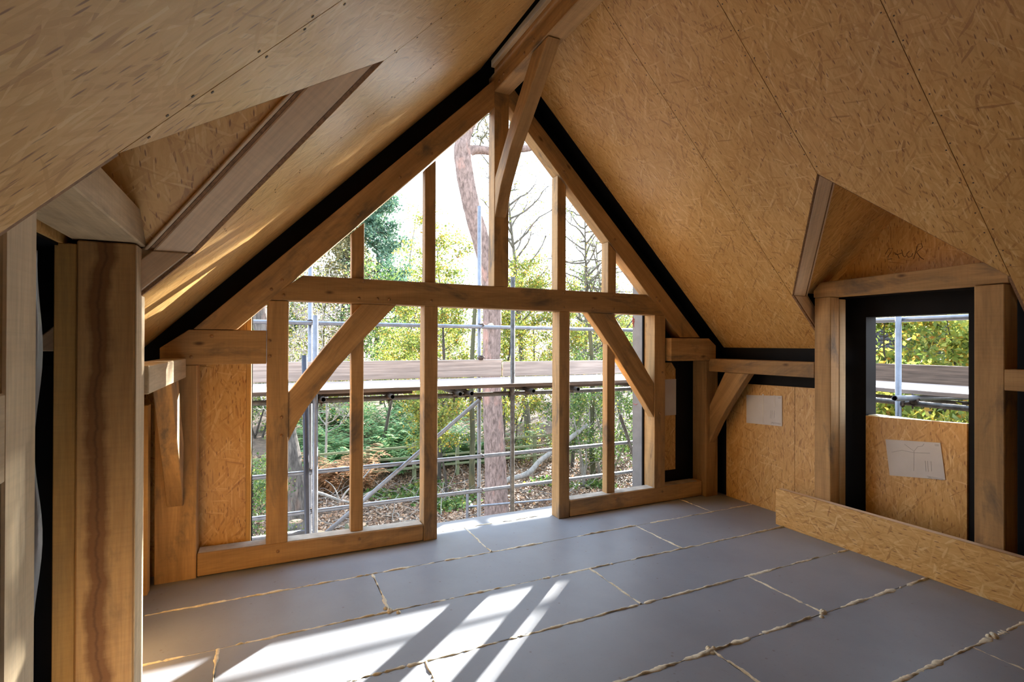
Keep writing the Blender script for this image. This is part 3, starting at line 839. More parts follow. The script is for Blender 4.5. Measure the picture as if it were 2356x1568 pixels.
YO, YI = 6.6, 5.45
ZG = -3.1
pipe('scaffold_pole', (0.50, YO, ZG), (0.495, YO, 2.62), GALV, 'bright upright scaffold pole of the outer row, left of the left brace', 'pole', couplers=[(0.50, YO-.03, 1.835), (0.50, YO-.03, 0.09), (0.50, YO-.03, -0.37)])
pipe('scaffold_pole', (0.468, YI, ZG), (0.459, YI, 1.865), GALV, 'pale upright scaffold pole of the inner row, touching the bright one in view', 'pole')
pipe('scaffold_pole', (0.402, YI-.10, -0.9), (0.352, YI-.10, 1.479), BLUEPOLE, 'dark blue upright tube beside the leftmost scaffold uprights', 'pole')
pipe('scaffold_pole', (2.647, YO, ZG), (2.635, YO, 3.452), GALV, 'grey upright scaffold pole in front of the big pine trunk', 'pole', couplers=[(2.645, YO-.03, 1.83), (2.645, YO-.03, 1.40), (2.645, YO-.03, 0.08), (2.645, YO-.03, -0.375), (2.62, YO-.03, 0.86)])
pipe('scaffold_pole', (2.593, YI, ZG), (2.593, YI, 2.36), GALVD, 'dirty brown upright scaffold pole just right of the pine trunk', 'pole', couplers=[(2.593, YI+.04, 1.01)])
pipe('scaffold_rail', (-3.0, YO-.05, 1.845), (6.4, YO-.05, 1.80), GALV, 'long guard rail tube above the toe board outside the gable', 'rail')
pipe('scaffold_rail', (-3.0, YO-.05, 0.092), (6.6, YO-.05, 0.07), GALV, 'upper of the two long tubes below the scaffold platform', 'rail')
pipe('scaffold_rail', (-3.0, YO-.05, -0.37), (6.6, YO-.05, -0.385), GALV, 'lower of the two long tubes below the scaffold platform', 'rail')
pipe('scaffold_rail', (-3.0, YO-.05, -0.58), (0.45, YO-.05, -0.60), GALV, 'short bluish tube low at the left, behind the left sill', 'rail')
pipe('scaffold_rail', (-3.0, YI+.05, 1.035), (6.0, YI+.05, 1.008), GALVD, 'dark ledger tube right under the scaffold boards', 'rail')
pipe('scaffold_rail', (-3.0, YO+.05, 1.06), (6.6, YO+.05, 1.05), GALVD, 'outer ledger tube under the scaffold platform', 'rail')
for i, x in enumerate((0.523, 1.186, 1.912, 2.044, 2.80, 3.40, 4.35)):
    wh = ['first', 'second', 'third', 'fourth', 'fifth', 'sixth', 'seventh'][i]
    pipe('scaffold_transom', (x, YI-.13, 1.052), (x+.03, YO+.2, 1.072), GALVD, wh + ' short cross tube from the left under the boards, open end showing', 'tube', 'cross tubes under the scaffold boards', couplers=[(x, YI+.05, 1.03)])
pipe('scaffold_brace', (2.60, YO-.10, 0.84), (0.60, YO-.10, -0.69), GALV, 'long diagonal scaffold tube between the two lower rails', 'tube')
pipe('scaffold_brace', (4.901, YO-.1, 0.52), (5.30, YO-.1, -0.45), GALVD, 'short dark diagonal scaffold tube near the grey panel end', 'tube')
for k in range(4):
    y0 = 5.40+k*0.284
    wh = ['nearest the gable', 'second out from the gable', 'third out from the gable', 'outermost, beside the toe board'][k]
    o = tag(box('scaffold_board', -3.0, 6.3, y0, y0+.277, 1.098, 1.138, SBOARD, None, 'x', .004), 'sun bleached scaffold board of the gable platform, ' + wh, 'board', 'boards of the gable platform')
tag(box('toe_board', -3.0, 2.95, YO-.052, YO-.012, 1.145, 1.375, SBOARD, None, 'x', .004), 'weathered grey toe board on edge, left length outside the gable', 'board')
tag(box('toe_board', 2.97, 6.42, YO-.060, YO-.02, 1.142, 1.345, SBOARD, None, 'x', .004), 'weathered grey toe board on edge, right length outside the gable', 'board')
for k, (xa, xb) in enumerate(((-0.3, 0.42), (0.72, 1.25), (1.35, 2.2), (2.7, 3.5))):
    pass
tag(box('packing_board', 0.4, 1.45, 5.55, 5.76, 1.056, 1.092, SBOARDD, None, 'x', .003), 'dark packing board under the platform edge, left length', 'board')
tag(box('packing_board', 2.62, 4.4, 5.58, 5.79, 1.056, 1.092, SBOARDD, None, 'x', .003), 'dark packing board under the platform edge, right length', 'board')

ne = [o for o in bpy.data.objects if o.name.startswith('scaffold_board')][0]
box('dirty_edge', -3.0, 6.3, 5.394, 5.399, 1.099, 1.136, SBOARDD, ne, 'x', 0)
# scaffold beyond the right window
pipe('scaffold_pole', (5.35, 2.873, ZG), (5.35, 2.873, 1.86), GALV, 'upright scaffold pole seen through the right window', 'pole', couplers=[(5.37, 2.873, 1.05)])
pipe('scaffold_rail', (5.40, -1.0, 1.838), (5.40, 5.3, 1.828), GALV, 'guard rail tube at the top of the right window view', 'rail')
pipe('scaffold_rail', (5.43, -1.0, 1.06), (5.43, 5.3, 1.05), GALVD, 'ledger tube under the boards seen through the right window', 'rail')
pipe('scaffold_rail', (6.40, -1.0, 1.00), (6.40, 6.3, 1.0), GALVD, 'outer ledger tube behind the platform at the right window', 'rail')
pipe('scaffold_transom', (5.10, 2.77, 1.118), (6.7, 2.80, 1.06), GALV, 'white tube end poking toward the right window', 'tube', couplers=[(5.43, 2.775, 1.07)])
for k in range(4):
    x0 = 5.47+k*0.262
    wh = ['nearest the wall', 'second out from the wall', 'third out from the wall', 'outermost'][k]
    tag(box('scaffold_board', x0, x0+.255, -1.0, 5.38, 1.135, 1.175, SBOARD, None, 'y', .004), 'scaffold board outside the right window, ' + wh, 'board', 'boards of the side platform')
tag(box('toe_board', 6.50, 6.54, -1.0, 6.3, 1.17, 1.375, SBOARDD, None, 'y', .004), 'dark brown spattered toe board outside the right window', 'board')


# ------------------------------------------------------------------ ground outside
def gz(x, y):
    return -3.1 + np.maximum(0, y-18)*0.13*(1-np.exp(-np.maximum(0, y-18)/4)) + 0.06*np.sin(x*1.3+y*.7)+0.04*np.sin(x*2.9-y*1.9)


xs = np.linspace(-30, 70, 121); ys = np.linspace(-10, 80, 109)
XX, YY = np.meshgrid(xs, ys, indexing='ij')
ZZ = gz(XX, YY)
vv = np.stack([XX, YY, ZZ], -1).reshape(-1, 3)
i = np.arange(120)[:, None]*109; j = np.arange(108)[None, :]
ff = np.stack([i+j, i+109+j, i+110+j, i+1+j], -1).reshape(-1, 4)
ground = tag(raw_mesh('ground', vv, ff, GROUND, smooth=True), kind='structure')


def leaf_quads(P, size, rng, up=0.0, aspect=0.55):
    n = len(P)
    a = rng.normal(size=(n, 3)); a /= np.linalg.norm(a, axis=1)[:, None]
    if up: a[:, 2] *= (1-up); a /= np.linalg.norm(a, axis=1)[:, None]
    b_ = rng.normal(size=(n, 3))
    if up: b_[:, 2] *= (1-up)
    b_ -= a*(a*b_).sum(1)[:, None]; b_ /= np.linalg.norm(b_, axis=1)[:, None]
    s = size*rng.uniform(0.6, 1.35, n)[:, None]
    nn = np.cross(a, b_)
    v = np.stack([P-a*s*.5, P+b_*s*aspect*.5+nn*s*.1, P+a*s*.5, P-b_*s*aspect*.5+nn*s*.1], 1).reshape(-1, 3)
    f = np.arange(4*n).reshape(-1, 4)
    return v, f


rng = np.random.default_rng(21)
n_ = 60000
px = rng.uniform(-2, 16, n_); py = 9+rng.random(n_)**0.8*13
v, f = leaf_quads(np.stack([px, py, gz(px, py)+0.02+rng.random(n_)*0.04], 1), 0.095, rng, 0.72, 0.7)
raw_mesh('leaf_litter', v, f, LITTER, ground, kind='stuff')
# low ivy and weeds in patches
cs = [(4.9, 14.3), (5.2, 14.8), (4.2, 15.5), (3.2, 16.2), (8.6, 15.0), (9.9, 14.4), (-0.2, 12.2), (0.1, 13.3), (4.7, 16.6)]
P = np.concatenate([np.stack([rng.normal(x, .40, 320), rng.normal(y, .3, 320), np.zeros(320)], 1) for x, y in cs])
P[:, 2] = gz(P[:, 0], P[:, 1])+0.03+rng.random(len(P))*0.16
v, f = leaf_quads(P, 0.11, rng, 0.4, 0.8)
tag(raw_mesh('ivy', v, f, LEAFG), 'low ivy and weeds in patches on the leaf strewn ground', 'ivy', kind='stuff')

# fence of three rails
fe = empty('wooden_fence', (4.6, 17.4, -3.1), 'greenish post and rail fence crossing the wood behind the pine', 'fence')
for k in range(-4, 9):
    x = 4.643+k*1.54
    box('fence_post', x-.06, x+.06, 17.45, 17.56, -3.3, -1.80, FENCEM, fe, 'z', .006)
for k in range(-2, 4):
    xa = 4.643+k*3.08
    for z in (-1.90, -2.26, -2.62):
        dz = random.uniform(-.02, .02)
        prism('fence_rail', [(xa, 17.40, z+dz-.036), (xa+3.07, 17.40, z-.036), (xa+3.07, 17.40, z+.036), (xa, 17.40, z+dz+.036)], (0, .045, 0), (1, 0, 0), FENCEM, fe, .005)


# ------------------------------------------------------------------ trees
def wander(rng, p, d, L, n, wob, pull):
    pts = [np.array(p, float)]; d = np.array(d, float); d /= np.linalg.norm(d)
    for k in range(n):
        d = d+rng.normal(size=3)*wob+np.array([0, 0, pull]); d /= np.linalg.norm(d)
        pts.append(pts[-1]+d*L/n)
    return np.array(pts)


def tree(name, label, base, H, r0, nl, spread, lmat, lsize, leaves, seed, bmat=TWIG, zlo=0.25, lean=(0, 0), group=None, cat='tree', conifer=False, trunk_pts=None, shoots=4, pull=0.05, tight=0.16, stems=1, thick=1.0):
    rng = np.random.default_rng(seed)
    bx, by = base; bz = float(gz(np.array(bx), np.array(by)))-0.1
    root = empty(name, (bx, by, bz), label, cat, group)
    tips = []
    br = Bag(); tr = Bag()
    for sidx in range(stems):
        if trunk_pts is not None:
            T = np.array(trunk_pts, float)
        else:
            ln = np.array([lean[0], lean[1], 1.0]) + (rng.normal(size=3)*np.array([.35, .35, 0]) if stems > 1 else 0)
            T = wander(rng, (bx+rng.normal()*.1*(stems > 1), by+rng.normal()*.1*(stems > 1), bz), ln, H, 9, 0.05 if stems == 1 else .1, 0.03)
        n = len(T)
        rad = r0*np.linspace(1, 0.12, n) if trunk_pts is None else r0*np.linspace(1, 0.7, n)
        if trunk_pts is None: tr.tube(T, rad, 9)
        for k in range(nl//stems):
            u = zlo+(1-zlo)*(k+rng.random())/(nl//stems)
            q = u*(n-1); i0 = min(int(q), n-2); p = T[i0]+(T[i0+1]-T[i0])*(q-i0)
            az = k*2.399+rng.normal()*.4
            if conifer:
                L = spread*(1.05-u)*rng.uniform(.7, 1.15)+0.2
                d = (math.cos(az), math.sin(az), rng.uniform(-.1, .35))
            else:
                L = spread*rng.uniform(.55, 1.1)*(1-0.45*u)
                d = (math.cos(az), math.sin(az), rng.uniform(.1, .9))
            B = wander(rng, p, d, L, 6, 0.16, pull)
            br.tube(B, thick*max(.008, r0*.28*(1-u*.5))*np.linspace(1, .25, 7), 5)
            for s2 in range(shoots):
                uu = 0.3+0.7*(s2+rng.random())/shoots
                qq = uu*6; i1 = min(int(qq), 5); p2 = B[i1]+(B[i1+1]-B[i1])*(qq-i1)
                d2 = B[min(i1+1, 6)]-B[i1]; d2 = d2/np.linalg.norm(d2)+rng.normal(size=3)*.65
                C_ = wander(rng, p2, d2, L*rng.uniform(.3, .55), 5, .2, pull)
                br.tube(C_, .007*thick*np.linspace(1.0, .35, 6), 4)
                tips.append(C_)
                for s3 in range(3):
                    p3 = C_[rng.integers(1, 6)]
                    D_ = wander(rng, p3, rng.normal(size=3)+d2, L*rng.uniform(.12, .28), 3, .25, pull)
                    br.tube(D_, .004*thick*np.linspace(1, .4, 4), 3)
                    tips.append(D_)
    if trunk_pts is None:
        tr.obj('trunk', bmat, root)
    if br.n: br.obj('twigs', bmat, root, kind='stuff')
    if leaves and tips:
        A = np.concatenate(tips)
        idx = rng.integers(0, len(A), leaves)
        P = A[idx]+rng.normal(size=(leaves, 3))*tight*np.array([1, 1, .7])
        v, f = leaf_quads(P, lsize, rng)
        raw_mesh('foliage', v, f, lmat, root, kind='stuff')
    return root


# the big pine just outside: trunk, limbs, sparse twigs
pine = empty('pine_tree', (5.71, 13.0, -3.15), 'tall reddish pine trunk leaning left above the collar, close outside the gable', 'tree')
pp = np.array([(5.725, 13.0, -3.2), (5.713, 13.0, -2.6), (5.69, 13.0, -2.0), (5.641, 13.0, -0.938), (5.60, 13, -0.2), (5.547, 13.0, 0.5), (5.544, 13, 1.233), (5.578, 13, 2.3), (5.56, 13, 3.0), (5.408, 13, 3.801), (5.20, 13, 4.5), (5.0, 13, 5.1), (4.85, 13, 5.7), (4.74, 13, 6.3), (4.70, 13, 6.75), (4.80, 13, 7.1), (5.05, 13, 7.6), (5.2, 13, 8.4), (5.3, 13, 9.6)])
rad = np.array([.36, .315, .29, .28, .265, .25, .24, .25, .245, .235, .24, .235, .235, .24, .23, .15, .12, .10, .05])
# smooth the path
def dense(p, r, k=5):
    t0 = np.arange(len(p)); t1 = np.linspace(0, len(p)-1, (len(p)-1)*k+1)
    q = np.stack([np.interp(t1, t0, p[:, c]) for c in range(3)], 1); rr_ = np.interp(t1, t0, r)
    ker = np.ones(k)/k
    for c in range(3):
        pad = np.pad(q[:, c], k//2, mode='edge'); q[:, c] = np.convolve(pad, ker, 'valid')
    return q, rr_
q, rr_ = dense(pp, rad)
v, f = tube_arrays(q, rr_, 20)
rngp = np.random.default_rng(2)
v += rngp.normal(size=v.shape)*0.006
raw_mesh('trunk', v, f, BARKP, pine, smooth=True)
q, rr_ = dense(np.array([(4.72, 13, 6.45), (4.95, 13.0, 6.72), (5.3, 12.95, 6.75), (5.7, 12.9, 6.72), (6.2, 12.9, 6.9), (6.7, 12.9, 7.0), (7.3, 12.9, 7.4)]), np.array([.14, .13, .11, .11, .10, .09, .05]))
v, f = tube_arrays(q, rr_, 12); raw_mesh('branch', v, f, BARKP, pine, smooth=True)
q, rr_ = dense(np.array([(5.75, 13, -2.35), (5.95, 12.9, -2.3), (6.05, 12.88, -2.28)]), np.array([.08, .07, .06]))
b2 = Bag(); tp_ = []
for k in range(18):
    p = np.array([4.9+rngp.random()*1.6, 12.9, 6.75+rngp.random()*.5])
    C_ = wander(rngp, p, (rngp.normal()*.5, rngp.normal()*.3, .6), 1.0, 6, .35, 0)
    b2.tube(C_, .02*np.linspace(1, .25, 7), 5); tp_.append(C_[2:])
    for s3 in range(3):
        D_ = wander(rngp, C_[rngp.integers(1, 6)], rngp.normal(size=3), .45, 4, .3, 0)
        b2.tube(D_, .009*np.linspace(1, .3, 5), 4); tp_.append(D_[2:])
b2.obj('twigs', MOSSY, pine, kind='stuff')
A = np.concatenate(tp_); P = A[rngp.integers(0, len(A), 900)]+rngp.normal(size=(900, 3))*.06
v, f = leaf_quads(P, .07, rngp, 0, .25); raw_mesh('needles', v, f, LEAFO, pine, kind='stuff')
v, f = tube_arrays([(5.42, 12.78, 2.05), (5.40, 12.66, 2.06), (5.40, 12.655, 2.06)], [.075, .07, .001], 12)
raw_mesh('pale_branch_stub', v, f, OAKPALE, pine)

lt = empty('leaning_tree', (0.83, 14.2, -3.1), 'dark deeply furrowed trunk leaning left, behind the leftmost tall post', 'tree')
q, rr_ = dense(np.array([(0.86, 14.2, -3.25), (0.829, 14.2, -2.9), (0.722, 14.2, -1.804), (0.52, 14.2, -0.483), (0.2, 14.2, 0.928), (-0.10, 14.2, 2.362), (-0.40, 14.2, 3.560), (-0.8, 14.2, 5.5), (-1.1, 14.2, 8)]), np.array([.32, .27, .235, .215, .20, .19, .18, .15, .08]))
v, f = tube_arrays(q, rr_, 18); v += rngp.normal(size=v.shape)*0.008
raw_mesh('trunk', v, f, BARKG, lt, smooth=True)

for nm, lab, pts, r0, m in (
        ('young_tree', 'mossy dark young trunk left of the pine foot, beside the fence', [(5.86, 15.2, -3.2), (5.84, 15.2, -2.2), (5.88, 15.2, -1.3), (5.8, 15.2, 0.5), (5.95, 15.2, 3)], .10, MOSSY),
        ('young_tree', 'thin mossy trunk in the ivy right of the open gap', [(10.23, 15, -3.3), (10.17, 15, -2.4), (10.11, 15, -1.6), (10.2, 15, .5), (10.0, 15, 2.5)], .11, MOSSY),
        ('birch_tree', 'thin pale birch trunk beside the leftmost post', [(0.35, 19.5, -3.1), (0.33, 19.5, -1.5), (0.30, 19.5, 0.5), (0.36, 19.5, 3.0), (.3, 19.5, 6)], .085, TWIGPALE)):
    q, rr_ = dense(np.array(pts), r0*np.linspace(1, .6, len(pts)))
    v, f = tube_arrays(q, rr_, 10)
    tag(raw_mesh(nm, v, f, m, None, smooth=True), lab, 'tree')

SAWN = plain('sawn_end_grain', (0.30, 0.20, 0.125), 0.85)
BAREB = bark('grey_branch_bark', (0.07, 0.063, 0.05), (0.17, 0.155, 0.13))
# fallen limbs, log and stump
q, rr_ = dense(np.array([(6.2, 14, -2.75), (6.469, 14, -2.40), (6.968, 14, -2.38), (7.3, 14, -2.25), (7.6, 14.1, -2.0), (8.1, 14.1, -1.75), (8.7, 14.2, -1.45), (9.6, 14.3, -1.0)]), np.array([.075, .08, .085, .085, .08, .08, .085, .07]))
v, f = tube_arrays(q, rr_, 10); tag(raw_mesh('fallen_branch', v, f, TWIGPALE, None, smooth=True), 'pale grey fallen limb rising to the right of the pine', 'branch')
b2 = Bag()
for pth, r0 in (([(1.0, 15, -2.35), (1.383, 15, -2.45), (1.775, 15, -2.66), (2.118, 15, -2.80), (2.6, 15, -2.9)], .055), ([(1.95, 15, -2.72), (2.10, 15, -2.45), (2.40, 15, -2.3), (2.65, 15, -2.05), (2.881, 15, -1.734)], .03), ([(2.3, 15, -2.85), (2.6, 14.9, -2.6), (3.1, 14.8, -2.35), (3.5, 14.8, -2.0)], .022), ([(1.9, 15, -2.7), (1.75, 15, -2.3), (1.5, 15, -2.1)], .018)):
    q, rr_ = dense(np.array(pth), r0*np.linspace(1, .5, len(pth))); b2.tube(q, rr_, 7)
tag(b2.obj('fallen_branch', TWIGPALE), 'forked bare fallen branch on the ground beyond the left sill', 'branch')
b2 = Bag(); rngb = np.random.default_rng(12)
for k in range(220):
    x, y = rngb.uniform(1.5, 11), rngb.uniform(12.5, 17)
    C_ = wander(rngb, (x, y, float(gz(np.array(x), np.array(y)))+.05), (rngb.normal(), rngb.normal(), rngb.uniform(0, .5)), rngb.uniform(.5, 1.6), 5, .2, -.03)
    b2.tube(C_, rngb.uniform(.006, .016)*np.linspace(1, .4, 6), 4)
tag(b2.obj('fallen_twigs', TWIGPALE), 'scatter of dead twigs lying in the leaf litter', 'twigs', kind='stuff')
for nm, lab, x, y, r0, h in (('tree_stump', 'sawn stump beside the furrowed leaning trunk', 0.70, 13.3, .17, .50), ('tree_stump', 'low broad sawn stump showing just above the left sill', 1.15, 13.2, .30, .22), ('tree_stump', 'mossy log end low behind the left slender stud', 2.05, 13.2, .27, .30)):
    z = float(gz(np.array(x), np.array(y)))
    v, f = tube_arrays([(x, y, z-.1), (x, y, z+h*.5), (x+.01, y, z+h), (x+.01, y, z+h+.004)], [r0*1.15, r0, r0*.97, r0*.02], 16)
    tag(raw_mesh(nm, v, f, BARKG if 'mossy' not in lab else MOSSY), lab, 'stump')
    v, f = tube_arrays([(x+.01, y, z+h), (x+.01, y, z+h+.012), (x+.01, y, z+h+.014)], [r0*.9, r0*.9, .001], 16)
    raw_mesh('sawn_face', v, f, SAWN, bpy.data.objects[[o.name for o in bpy.data.objects if o.name.startswith('tree_stump')][-1]])

# low far barrier
br_ = empty('low_barrier', (3.75, 10.0, -3.1), 'thin low metal barrier on the ground seen above the floor edge', 'barrier')
for x in (3.75, 5.9):
    v, f = tube_arrays([(x, 10, -3.2), (x, 10, -1.45)], .028, 10); raw_mesh('barrier_post', v, f, GALV, br_, smooth=True)
v, f = tube_arrays([(3.75, 10, -1.72), (8, 10, -1.93)], .021, 10); raw_mesh('barrier_rail', v, f, GALV, br_, smooth=True)
v, f = tube_arrays([(0.5, 9.6, -2.02), (3.4, 9.6, -2.07)], .021, 10); raw_mesh('barrier_rail', v, f, GALV, br_, smooth=True)

# leafy and bare trees
T_ = [
    # name, label, base, H, r0, nlimbs, spread, leafmat, leafsize, leaves, kwargs
    ('leafy_tree', 'yellow green leafy tree left of the pine trunk, above the platform', (5.4, 17.2), 8.4, .09, 26, 2.1, LEAFY, .10, 9000, dict(zlo=.3)),
    ('leafy_tree', 'yellow green leafy tree just right of the pine trunk', (8.0, 17.6), 7.6, .09, 26, 2.0, LEAFY, .10, 9000, dict(zlo=.3)),
    ('leafy_tree', 'leafy tree with yellow tufts between the right post and slender stud', (10.6, 17.0), 6.6, .08, 24, 1.9, LEAFY, .10, 8000, dict(zlo=.25)),
    ('leafy_tree', 'green tree with drooping leaves in front of the fence, under the platform', (5.0, 15.2), 3.3, .05, 16, 1.5, LEAFY, .085, 4200, dict(zlo=.45)),
    ('leafy_shrub', 'glossy green shrub at the far right by the grey panel end', (10.9, 13.4), 4.4, .05, 22, 1.4, LEAFG, .085, 7000, dict(zlo=.1, stems=3, cat='shrub')),
    ('leafy_shrub', 'thick green shrub with pale twigs right of the open gap', (9.6, 14.6), 3.9, .05, 22, 1.3, LEAFG, .085, 5000, dict(zlo=.1, stems=3, bmat=TWIGPALE, cat='shrub')),
    ('leafy_shrub', 'tall shrub with glossy leaves behind the fence at the right', (12.8, 17.5), 5.5, .06, 22, 1.8, LEAFG, .09, 6000, dict(zlo=.15, stems=3, bmat=TWIGPALE, cat='shrub')),
    ('leafy_shrub', 'sunlit low shrub behind the fence right of the pine', (8.6, 19.2), 2.6, .04, 18, 1.5, LEAFY, .09, 3600, dict(zlo=.1, stems=3, cat='shrub')),
    ('leafy_tree', 'leafy tree behind the left brace and centre post', (4.0, 20.0), 6.8, .08, 24, 2.0, LEAFY, .10, 7000, dict(zlo=.35)),
    ('twiggy_tree', 'grey twiggy bare tree behind the left brace', (1.9, 18.6), 6.8, .045, 34, 1.9, LEAFY, .08, 900, dict(zlo=.25, bmat=TWIGPALE, shoots=7, thick=2.0)),
    ('twiggy_tree', 'grey twiggy bare tree behind the leftmost post', (0.3, 20), 6.8, .045, 34, 1.9, LEAFY, .08, 700, dict(zlo=.25, bmat=TWIGPALE, shoots=7, thick=2.0)),
    ('conifer_shrub', 'low feathery green conifer at the far left behind the post', (-0.25, 12.0), 2.2, .04, 18, .9, LEAFG, .06, 3600, dict(zlo=.05, conifer=True, cat='shrub')),
    ('conifer_tree', 'blue green pine crown behind the left upper studs', (6.6, 34.5), 13.5, .2, 42, 3.4, LEAFD, .22, 14000, dict(zlo=.3, conifer=True, tight=.25)),
    ('conifer_tree', 'olive brown conifer in the lower left of the triangle', (4.0, 33), 10.5, .2, 40, 3.6, LEAFO, .18, 9000, dict(zlo=.2, conifer=True, tight=.25)),
    ('conifer_tree', 'dark conifer behind the leftmost post', (0.8, 36), 10.5, .2, 40, 3.6, LEAFD, .2, 9000, dict(zlo=.2, conifer=True, tight=.25)),
    ('bare_tree', 'bare branching tree against the sky right of the king post', (10.3, 20), 12.5, .16, 36, 3.4, LEAFY, .09, 900, dict(zlo=.4, shoots=7, pull=.10, thick=1.8, bmat=BAREB)),
    ('bare_tree', 'bare tree with pale twigs behind the right upper studs', (13.0, 20.5), 10.8, .16, 40, 3.4, LEAFY, .09, 900, dict(zlo=.3, shoots=7, pull=.04, thick=1.8, bmat=BAREB)),
    ('bare_tree', 'bare tree filling the low right corner of the triangle', (15.3, 20.0), 9.6, .15, 40, 3.2, LEAFY, .09, 1000, dict(zlo=.25, shoots=7, pull=.02, thick=1.8, bmat=BAREB)),
    ('twiggy_shrub', 'tangle of pale bare twigs right of the open gap', (10.9, 15.2), 4.6, .05, 30, 1.5, LEAFG, .085, 1800, dict(zlo=.1, stems=3, shoots=7, thick=2.0, bmat=TWIGPALE, cat='shrub')),
    ('leafy_shrub', 'low yellow shrub on the bank behind the bracken, left', (2.6, 25.5), 3.0, .05, 20, 1.8, LEAFY, .11, 5000, dict(zlo=.05, stems=3, cat='shrub')),
    ('leafy_shrub', 'low green shrub on the bank behind the bracken, middle', (5.8, 26.0), 3.0, .05, 20, 1.8, LEAFG, .11, 5000, dict(zlo=.05, stems=3, cat='shrub')),
    ('leafy_shrub', 'pale green shrub on the bank left of the pine trunk', (8.6, 25.5), 3.0, .05, 20, 1.8, LEAFY, .11, 5000, dict(zlo=.05, stems=3, cat='shrub')),
    ('leafy_shrub', 'bright shrub on the bank right of the pine trunk', (11.6, 24.0), 3.2, .05, 20, 1.8, LEAFY, .11, 5000, dict(zlo=.05, stems=3, cat='shrub')),
    ('leafy_shrub', 'green shrub on the bank at the far left', (-0.3, 24.5), 3.0, .05, 20, 1.8, LEAFG, .11, 5000, dict(zlo=.05, stems=3, cat='shrub')),
    ('birch_tree', 'hazy pale birch beyond the pine crown', (9.6, 38), 12.5, .13, 30, 3.0, LEAFY, .10, 2500, dict(zlo=.4, shoots=6, bmat=TWIGPALE, pull=-.02)),
    ('leafy_shrub', 'yellow leaved shrub at the left of the right window view', (9.2, 4.9), 5.3, .06, 27, 1.35, LEAFY, .10, 15000, dict(zlo=.3, stems=3, cat='shrub')),
    ('leafy_shrub', 'yellow leaved shrub in the middle of the right window view', (9.6, 3.9), 5.3, .06, 27, 1.3, LEAFY, .10, 15000, dict(zlo=.3, stems=3, cat='shrub')),
    ('leafy_shrub', 'sparse yellow shrub in front of the slate wall at the right window', (10.4, 6.0), 5.4, .06, 24, 1.3, LEAFY, .10, 9000, dict(zlo=.3, stems=3, cat='shrub')),
]
for k, (nm, lab, base, H, r0, nl, spr, lm, ls, nleaf, kw) in enumerate(T_):
    tree(nm, lab, base, H, r0, nl, spr, lm, ls, nleaf, 100+k, **kw)
tree('shade_pine', 'unseen tall pine added sunward of the gable to shade its upper part', (17.0, 17.1), 19, .28, 60, 4.2, LEAFD, .22, 26000, 250, zlo=.60, conifer=True, tight=.3)  # unseen tree, added so its crown keeps sun off the upper gable
tree('leafy_shrub', 'bushy yellow shrub filling the left half of the right window', (10.6, 5.3), 5.5, .06, 27, 1.5, LEAFY, .10, 15000, 251, zlo=.3, stems=3, cat='shrub')
# the wood behind everything
rng = np.random.default_rng(77)
for k in range(22):
    x = -8+k*2.3; y = 30+rng.uniform(-3, 9)+(abs(x-8)*.1)
    ang = math.degrees(math.atan2(x, y))
    H = rng.uniform(6.0, 8.5) if ang < 36 else 5.5
    ty = k % 3
    tree('backdrop_tree', ['mid green tree in the wood behind the fence', 'yellowing tree in the wood behind the fence', 'brown twiggy tree in the wood behind the fence'][ty], (x, y), H, .10, 22, 2.8, [LEAFG, LEAFY, LEAFO][ty], .15, [5000, 5000, 3000][ty], 300+k, group='trees in the wood behind', zlo=.08, shoots=5, tight=.3)

# bracken
def frond(L, rng, rise):
    vs_, fs_ = [], []
    k = 0
    n = 13
    for a in range(n):
        u = (a+.5)/n
        c = np.array([u*L*.9, 0, rise*math.sin(u*2.1)*L*.6])
        ln = L*.33*(1-u)**.8+.03; wd = L*.055
        for s_ in (1, -1):
            tip = c+np.array([ln*.35, s_*ln, -ln*.12])
            vs_ += [c+[-wd*.5, 0, 0], c+[wd*.5, 0, 0], tip, (c+tip)/2+np.array([-wd*.9, 0, 0])]
            fs_.append([k, k+1, k+2, k+3]); k += 4
    return np.array(vs_), np.array(fs_)


def fern_mesh(seed):
    rng = np.random.default_rng(seed); b3 = Bag()
    for k in range(9):
        v, f = frond(rng.uniform(.6, .95), rng, rng.uniform(.7, 1.3))
        a = k*2*math.pi/9+rng.normal()*.3; c, s_ = math.cos(a), math.sin(a)
        v = np.stack([v[:, 0]*c-v[:, 1]*s_, v[:, 0]*s_+v[:, 1]*c, v[:, 2]+.05], 1)
        b3.add(v, f)
    return b3


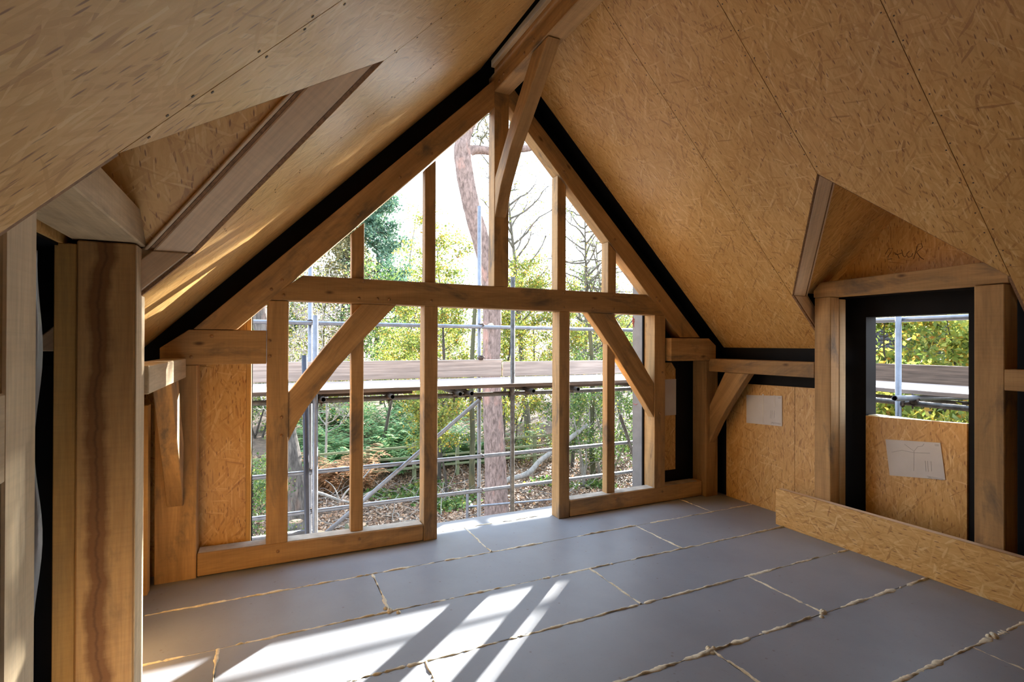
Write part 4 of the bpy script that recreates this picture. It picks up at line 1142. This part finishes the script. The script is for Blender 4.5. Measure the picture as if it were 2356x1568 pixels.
variants = []
for sidx in range(3):
    for m, nm in ((FERN, 'g'), (DEADFERN, 'd')):
        b3 = fern_mesh(sidx)
        variants.append((np.concatenate(b3.v), np.concatenate(b3.f), m))
MESH = {}
rng = np.random.default_rng(9)
for k in range(150):
    dead = k % 20 == 7
    if k < 125: x, y = rng.uniform(1.2, 7.5), 18.2+rng.random()**1.2*8
    else: x, y = rng.uniform(-1, 12), rng.uniform(18, 22)
    if dead: x, y = rng.uniform(1.5, 3.0), rng.uniform(16.4, 18.0)
    vi = (k % 3)*2+(1 if dead else 0)
    z = float(gz(np.array(x), np.array(y)))
    sc = rng.uniform(.9, 1.5)
    M = Matrix.Translation((x, y, z+.1)) @ Matrix.Rotation(rng.uniform(0, 6.28), 4, 'Z') @ Matrix.Diagonal((sc, sc, sc*rng.uniform(1.0, 1.7), 1))
    if vi not in MESH:
        o = raw_mesh('bracken_fern', variants[vi][0], variants[vi][1], variants[vi][2], None, M)
        MESH[vi] = o.data
    else:
        o = put(bpy.data.objects.new('bracken_fern', MESH[vi]), M)
    tag(o, 'rusty dead bracken before the fence' if dead else 'green bracken fern in the bank behind the fence', 'fern', 'dead bracken' if dead else 'bracken on the bank')

# slate clad neighbour beyond the right window
hs = empty('neighbour_house', (14.0, 7.0, -3.1), 'grey slate clad house wall glimpsed through leaves in the right window', 'house')
box('wall', 14.05, 14.3, 1.0, 9.5, -3.2, 3.0, SLATE, hs, 'y', 0)
b2 = Bag()
for k in range(36):
    z = -0.6+k*.10
    v = np.array([(14.0, 1.0, z), (14.0, 9.5, z), (14.045, 9.5, z+.12), (14.045, 1.0, z+.12), (14.045, 1.0, z), (14.045, 9.5, z)])
    b2.add(v, np.array([[0, 1, 2, 3], [0, 4, 5, 1]]))
b2.obj('slate_courses', SLATE, hs, smooth=False, kind='stuff')
prism('roof', [(14.5, 0.8, 2.95), (13.8, 0.8, 2.95), (16.5, 0.8, 5.0), (17.0, 0.8, 5.0)], (0, 8.9, 0), (0, 1, 0), SLATE, hs, 0)
